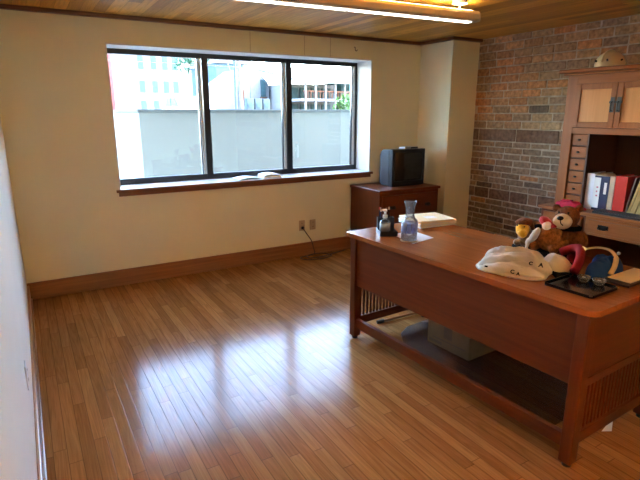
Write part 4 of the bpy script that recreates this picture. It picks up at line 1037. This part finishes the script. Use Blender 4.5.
# ------------------------------------------------------------------ soft toys
def eye(parent, p, r=0.006):
    b = BM(); ball(b, p, r, sub=2); return obj('eye', b, 'bead', parent, smooth=True)

# seated bear with the big pale muzzle, head turned to the window side
sb = thing('teddy_bear', 'seated brown plush bear with pale muzzle and black nose', 'soft toy', (2.692, 1.622, Z + 0.014), 0.80)
sb.scale = (0.95, 0.95, 0.95)
b = BM()
ball(b, (0.005, -0.015, 0.085), 0.075, (0.95, 1.0, 1.15)); ball(b, (-0.02, 0.02, 0.215), 0.066, (1.0, 1.02, 0.98))
ball(b, (0.0, -0.085, 0.075), 0.028, (0.9, 1, 2.2), rot=rx(-0.25)); ball(b, (-0.06, 0.045, 0.09), 0.026, (1.0, 1, 1.9), rot=rx(0.5))
ball(b, (-0.075, -0.04, 0.030), 0.034, (1.7, 1, 0.95)); ball(b, (-0.06, 0.065, 0.030), 0.034, (1.7, 1, 0.95), rot=rz(-0.5))
ball(b, (0.0, 0.080, 0.262), 0.024, (0.6, 1, 1)); ball(b, (0.0, -0.045, 0.262), 0.024, (0.6, 1, 1))
fuse(obj('body', b, 'fur_dark', sb, smooth=True))
b = BM(); ball(b, (-0.070, 0.055, 0.197), 0.048, (1.0, 1.08, 0.95)); ball(b, (-0.085, 0.085, 0.205), 0.026)
fuse(obj('muzzle', b, 'fur_cream', sb, smooth=True), 0.004, 0.002)
b = BM(); ball(b, (-0.122, 0.080, 0.225), 0.014, (0.8, 1.25, 0.9)); obj('nose', b, 'bead', sb, smooth=True)
b = BM(); tube(b, [(-0.118, 0.078, 0.212), (-0.119, 0.074, 0.195), (-0.112, 0.06, 0.182)], 0.003, 6); obj('mouth', b, 'bead', sb)
eye(sb, (-0.073, 0.080, 0.250)); eye(sb, (-0.084, 0.032, 0.250))
b = BM(); lathe(b, [(0.05, 0.135), (0.066, 0.14), (0.068, 0.155), (0.05, 0.165)], (-0.005, 0.0, 0), 24, close=True); obj('collar', b, 'black_cloth', sb, smooth=True, label='black collar')

# slumped bear seen from the back
lb_ = thing('teddy_bear', 'slumped brown plush bear seen from behind in front of seated bear', 'soft toy', (2.600, 1.678, Z + 0.020), 0.25)
lb_.scale = (0.86, 1.0, 1.0)
b = BM()
ball(b, (0, 0, 0.078), 0.078, (1.0, 1.02, 0.98)); ball(b, (0.02, 0.035, 0.115), 0.052, (1, 1, 0.95)); ball(b, (0.01, -0.065, 0.055), 0.040, (1.0, 1.1, 1))
ball(b, (0.01, 0.082, 0.138), 0.022, (0.7, 1, 1)); ball(b, (0.045, 0.0, 0.145), 0.022, (1, 1, 0.8))
ball(b, (-0.045, -0.05, 0.030), 0.030, (1.4, 1, 1)); ball(b, (-0.04, 0.06, 0.030), 0.030, (1.4, 1, 1))
fuse(obj('body', b, 'fur', lb_, smooth=True), 0.005, 0.007, 0.016)

# small doll with red hat
dl = thing('plush_doll', 'small white plush doll with red hat leaning on slumped bear', 'soft toy', (2.526, 1.715, Z + 0.024), 0.0)
dl.scale = (1.18, 1.18, 1.18)
b = BM(); ball(b, (0.0, 0.0, 0.075), 0.020, (0.9, 0.9, 2.3), rot=rx(0.5)); ball(b, (-0.002, 0.030, 0.035), 0.014, (0.9, 0.9, 1.6)); ball(b, (-0.012, 0.028, 0.012), 0.011, (0.6, 0.7, 2.0)); ball(b, (0.02, -0.045, 0.128), 0.022)
fuse(obj('body', b, 'fur_white', dl, smooth=True), 0.004, 0.002)
b = BM(); ball(b, (0.03, -0.030, 0.143), 0.027, (1.0, 1.25, 0.75), rot=rx(0.5)); ball(b, (0.035, -0.062, 0.128), 0.016, (1, 1.5, 0.7))
fuse(obj('hat', b, 'fur_red', dl, smooth=True), 0.004, 0.002)
b = BM(); ball(b, (0.03, 0.005, 0.112), 0.016, (1, 1.2, 0.8)); obj('hair', b, 'black_cloth', dl, smooth=True)

# tan toy with yellow face and brown hood
ch = thing('plush_toy', 'tan plush toy with yellow face and brown hood, leftmost toy', 'soft toy', (2.578, 1.805, Z + 0.020), 0.35)
ch.scale = (1.18, 1.18, 1.18)
b = BM(); ball(b, (0, 0, 0.032), 0.036, (1, 1.05, 0.95)); ball(b, (-0.015, 0.012, 0.085), 0.036, (0.9, 1.02, 1.0)); ball(b, (-0.035, -0.03, 0.025), 0.018, (1.5, 1, 0.9)); ball(b, (-0.035, 0.03, 0.025), 0.018, (1.5, 1, 0.9))
fuse(obj('body', b, 'fur_tan', ch, smooth=True), 0.004, 0.003)
b = BM(); ball(b, (-0.030, 0.012, 0.090), 0.033, (0.9, 1.0, 1.15)); ball(b, (-0.050, 0.004, 0.076), 0.022, (1, 1.1, 1.1))
fuse(obj('face', b, 'fur_yellow', ch, smooth=True), 0.004, 0.002)
b = BM(); ball(b, (-0.012, 0.014, 0.122), 0.036, (1.1, 1.15, 0.62), rot=rx(-0.15)); ball(b, (0.004, -0.022, 0.108), 0.020, (1, 0.9, 1.2))
fuse(obj('hood', b, 'fur_dark', ch, smooth=True), 0.004, 0.003)
eye(ch, (-0.056, 0.030, 0.112), 0.004); eye(ch, (-0.060, -0.004, 0.110), 0.004)

# ------------------------------------------------------------------ light
w = bpy.data.worlds.new('sky'); SC.world = w; w.use_nodes = True
nt = w.node_tree; bg = nt.nodes['Background']
sk = nt.nodes.new('ShaderNodeTexSky'); sk.sky_type = 'NISHITA'; sk.sun_disc = False
sk.sun_elevation = math.radians(48); sk.sun_rotation = math.radians(110); sk.air_density = 1.0; sk.dust_density = 1.5; sk.ozone_density = 1.0
nt.links.new(sk.outputs[0], bg.inputs[0]); bg.inputs[1].default_value = 2.8
sun = bpy.data.lights.new('sun', 'SUN'); sun.energy = 0.35; sun.angle = math.radians(0.6); sun.color = (1.0, 0.96, 0.90)
so = bpy.data.objects.new('sun', sun); C.objects.link(so)
so.rotation_euler = (math.radians(42), 0, math.radians(70))

# ------------------------------------------------------------------ camera
F = 496.06; yaw, pitch, roll = (math.radians(a) for a in (-30.557, -14.273, -0.128))
fw = Vector((-math.sin(yaw) * math.cos(pitch), math.cos(yaw) * math.cos(pitch), math.sin(pitch)))
rt = Vector((math.cos(yaw), math.sin(yaw), 0)); up = rt.cross(fw)
r2 = rt * math.cos(roll) + up * math.sin(roll); u2 = -rt * math.sin(roll) + up * math.cos(roll)
cam = bpy.data.cameras.new('camera'); cam.sensor_width = 36; cam.sensor_fit = 'HORIZONTAL'; cam.lens = F / 640 * 36; cam.clip_start = 0.02; cam.clip_end = 500
co = bpy.data.objects.new('camera', cam); C.objects.link(co)
mw = Matrix((r2, u2, -fw)).transposed().to_4x4(); mw.translation = Vector((0.1167, 0, 1.54))
co.matrix_world = mw
SC.camera = co

SC.view_settings.view_transform = 'Standard'; SC.view_settings.look = 'None'
SC.view_settings.exposure = 2.28; SC.view_settings.gamma = 1.0; SC.view_settings.use_curve_mapping = False
SC.cycles.use_denoising = True
SC.cycles.max_bounces = 12; SC.cycles.diffuse_bounces = 6; SC.cycles.transparent_max_bounces = 16; SC.cycles.sample_clamp_indirect = 8
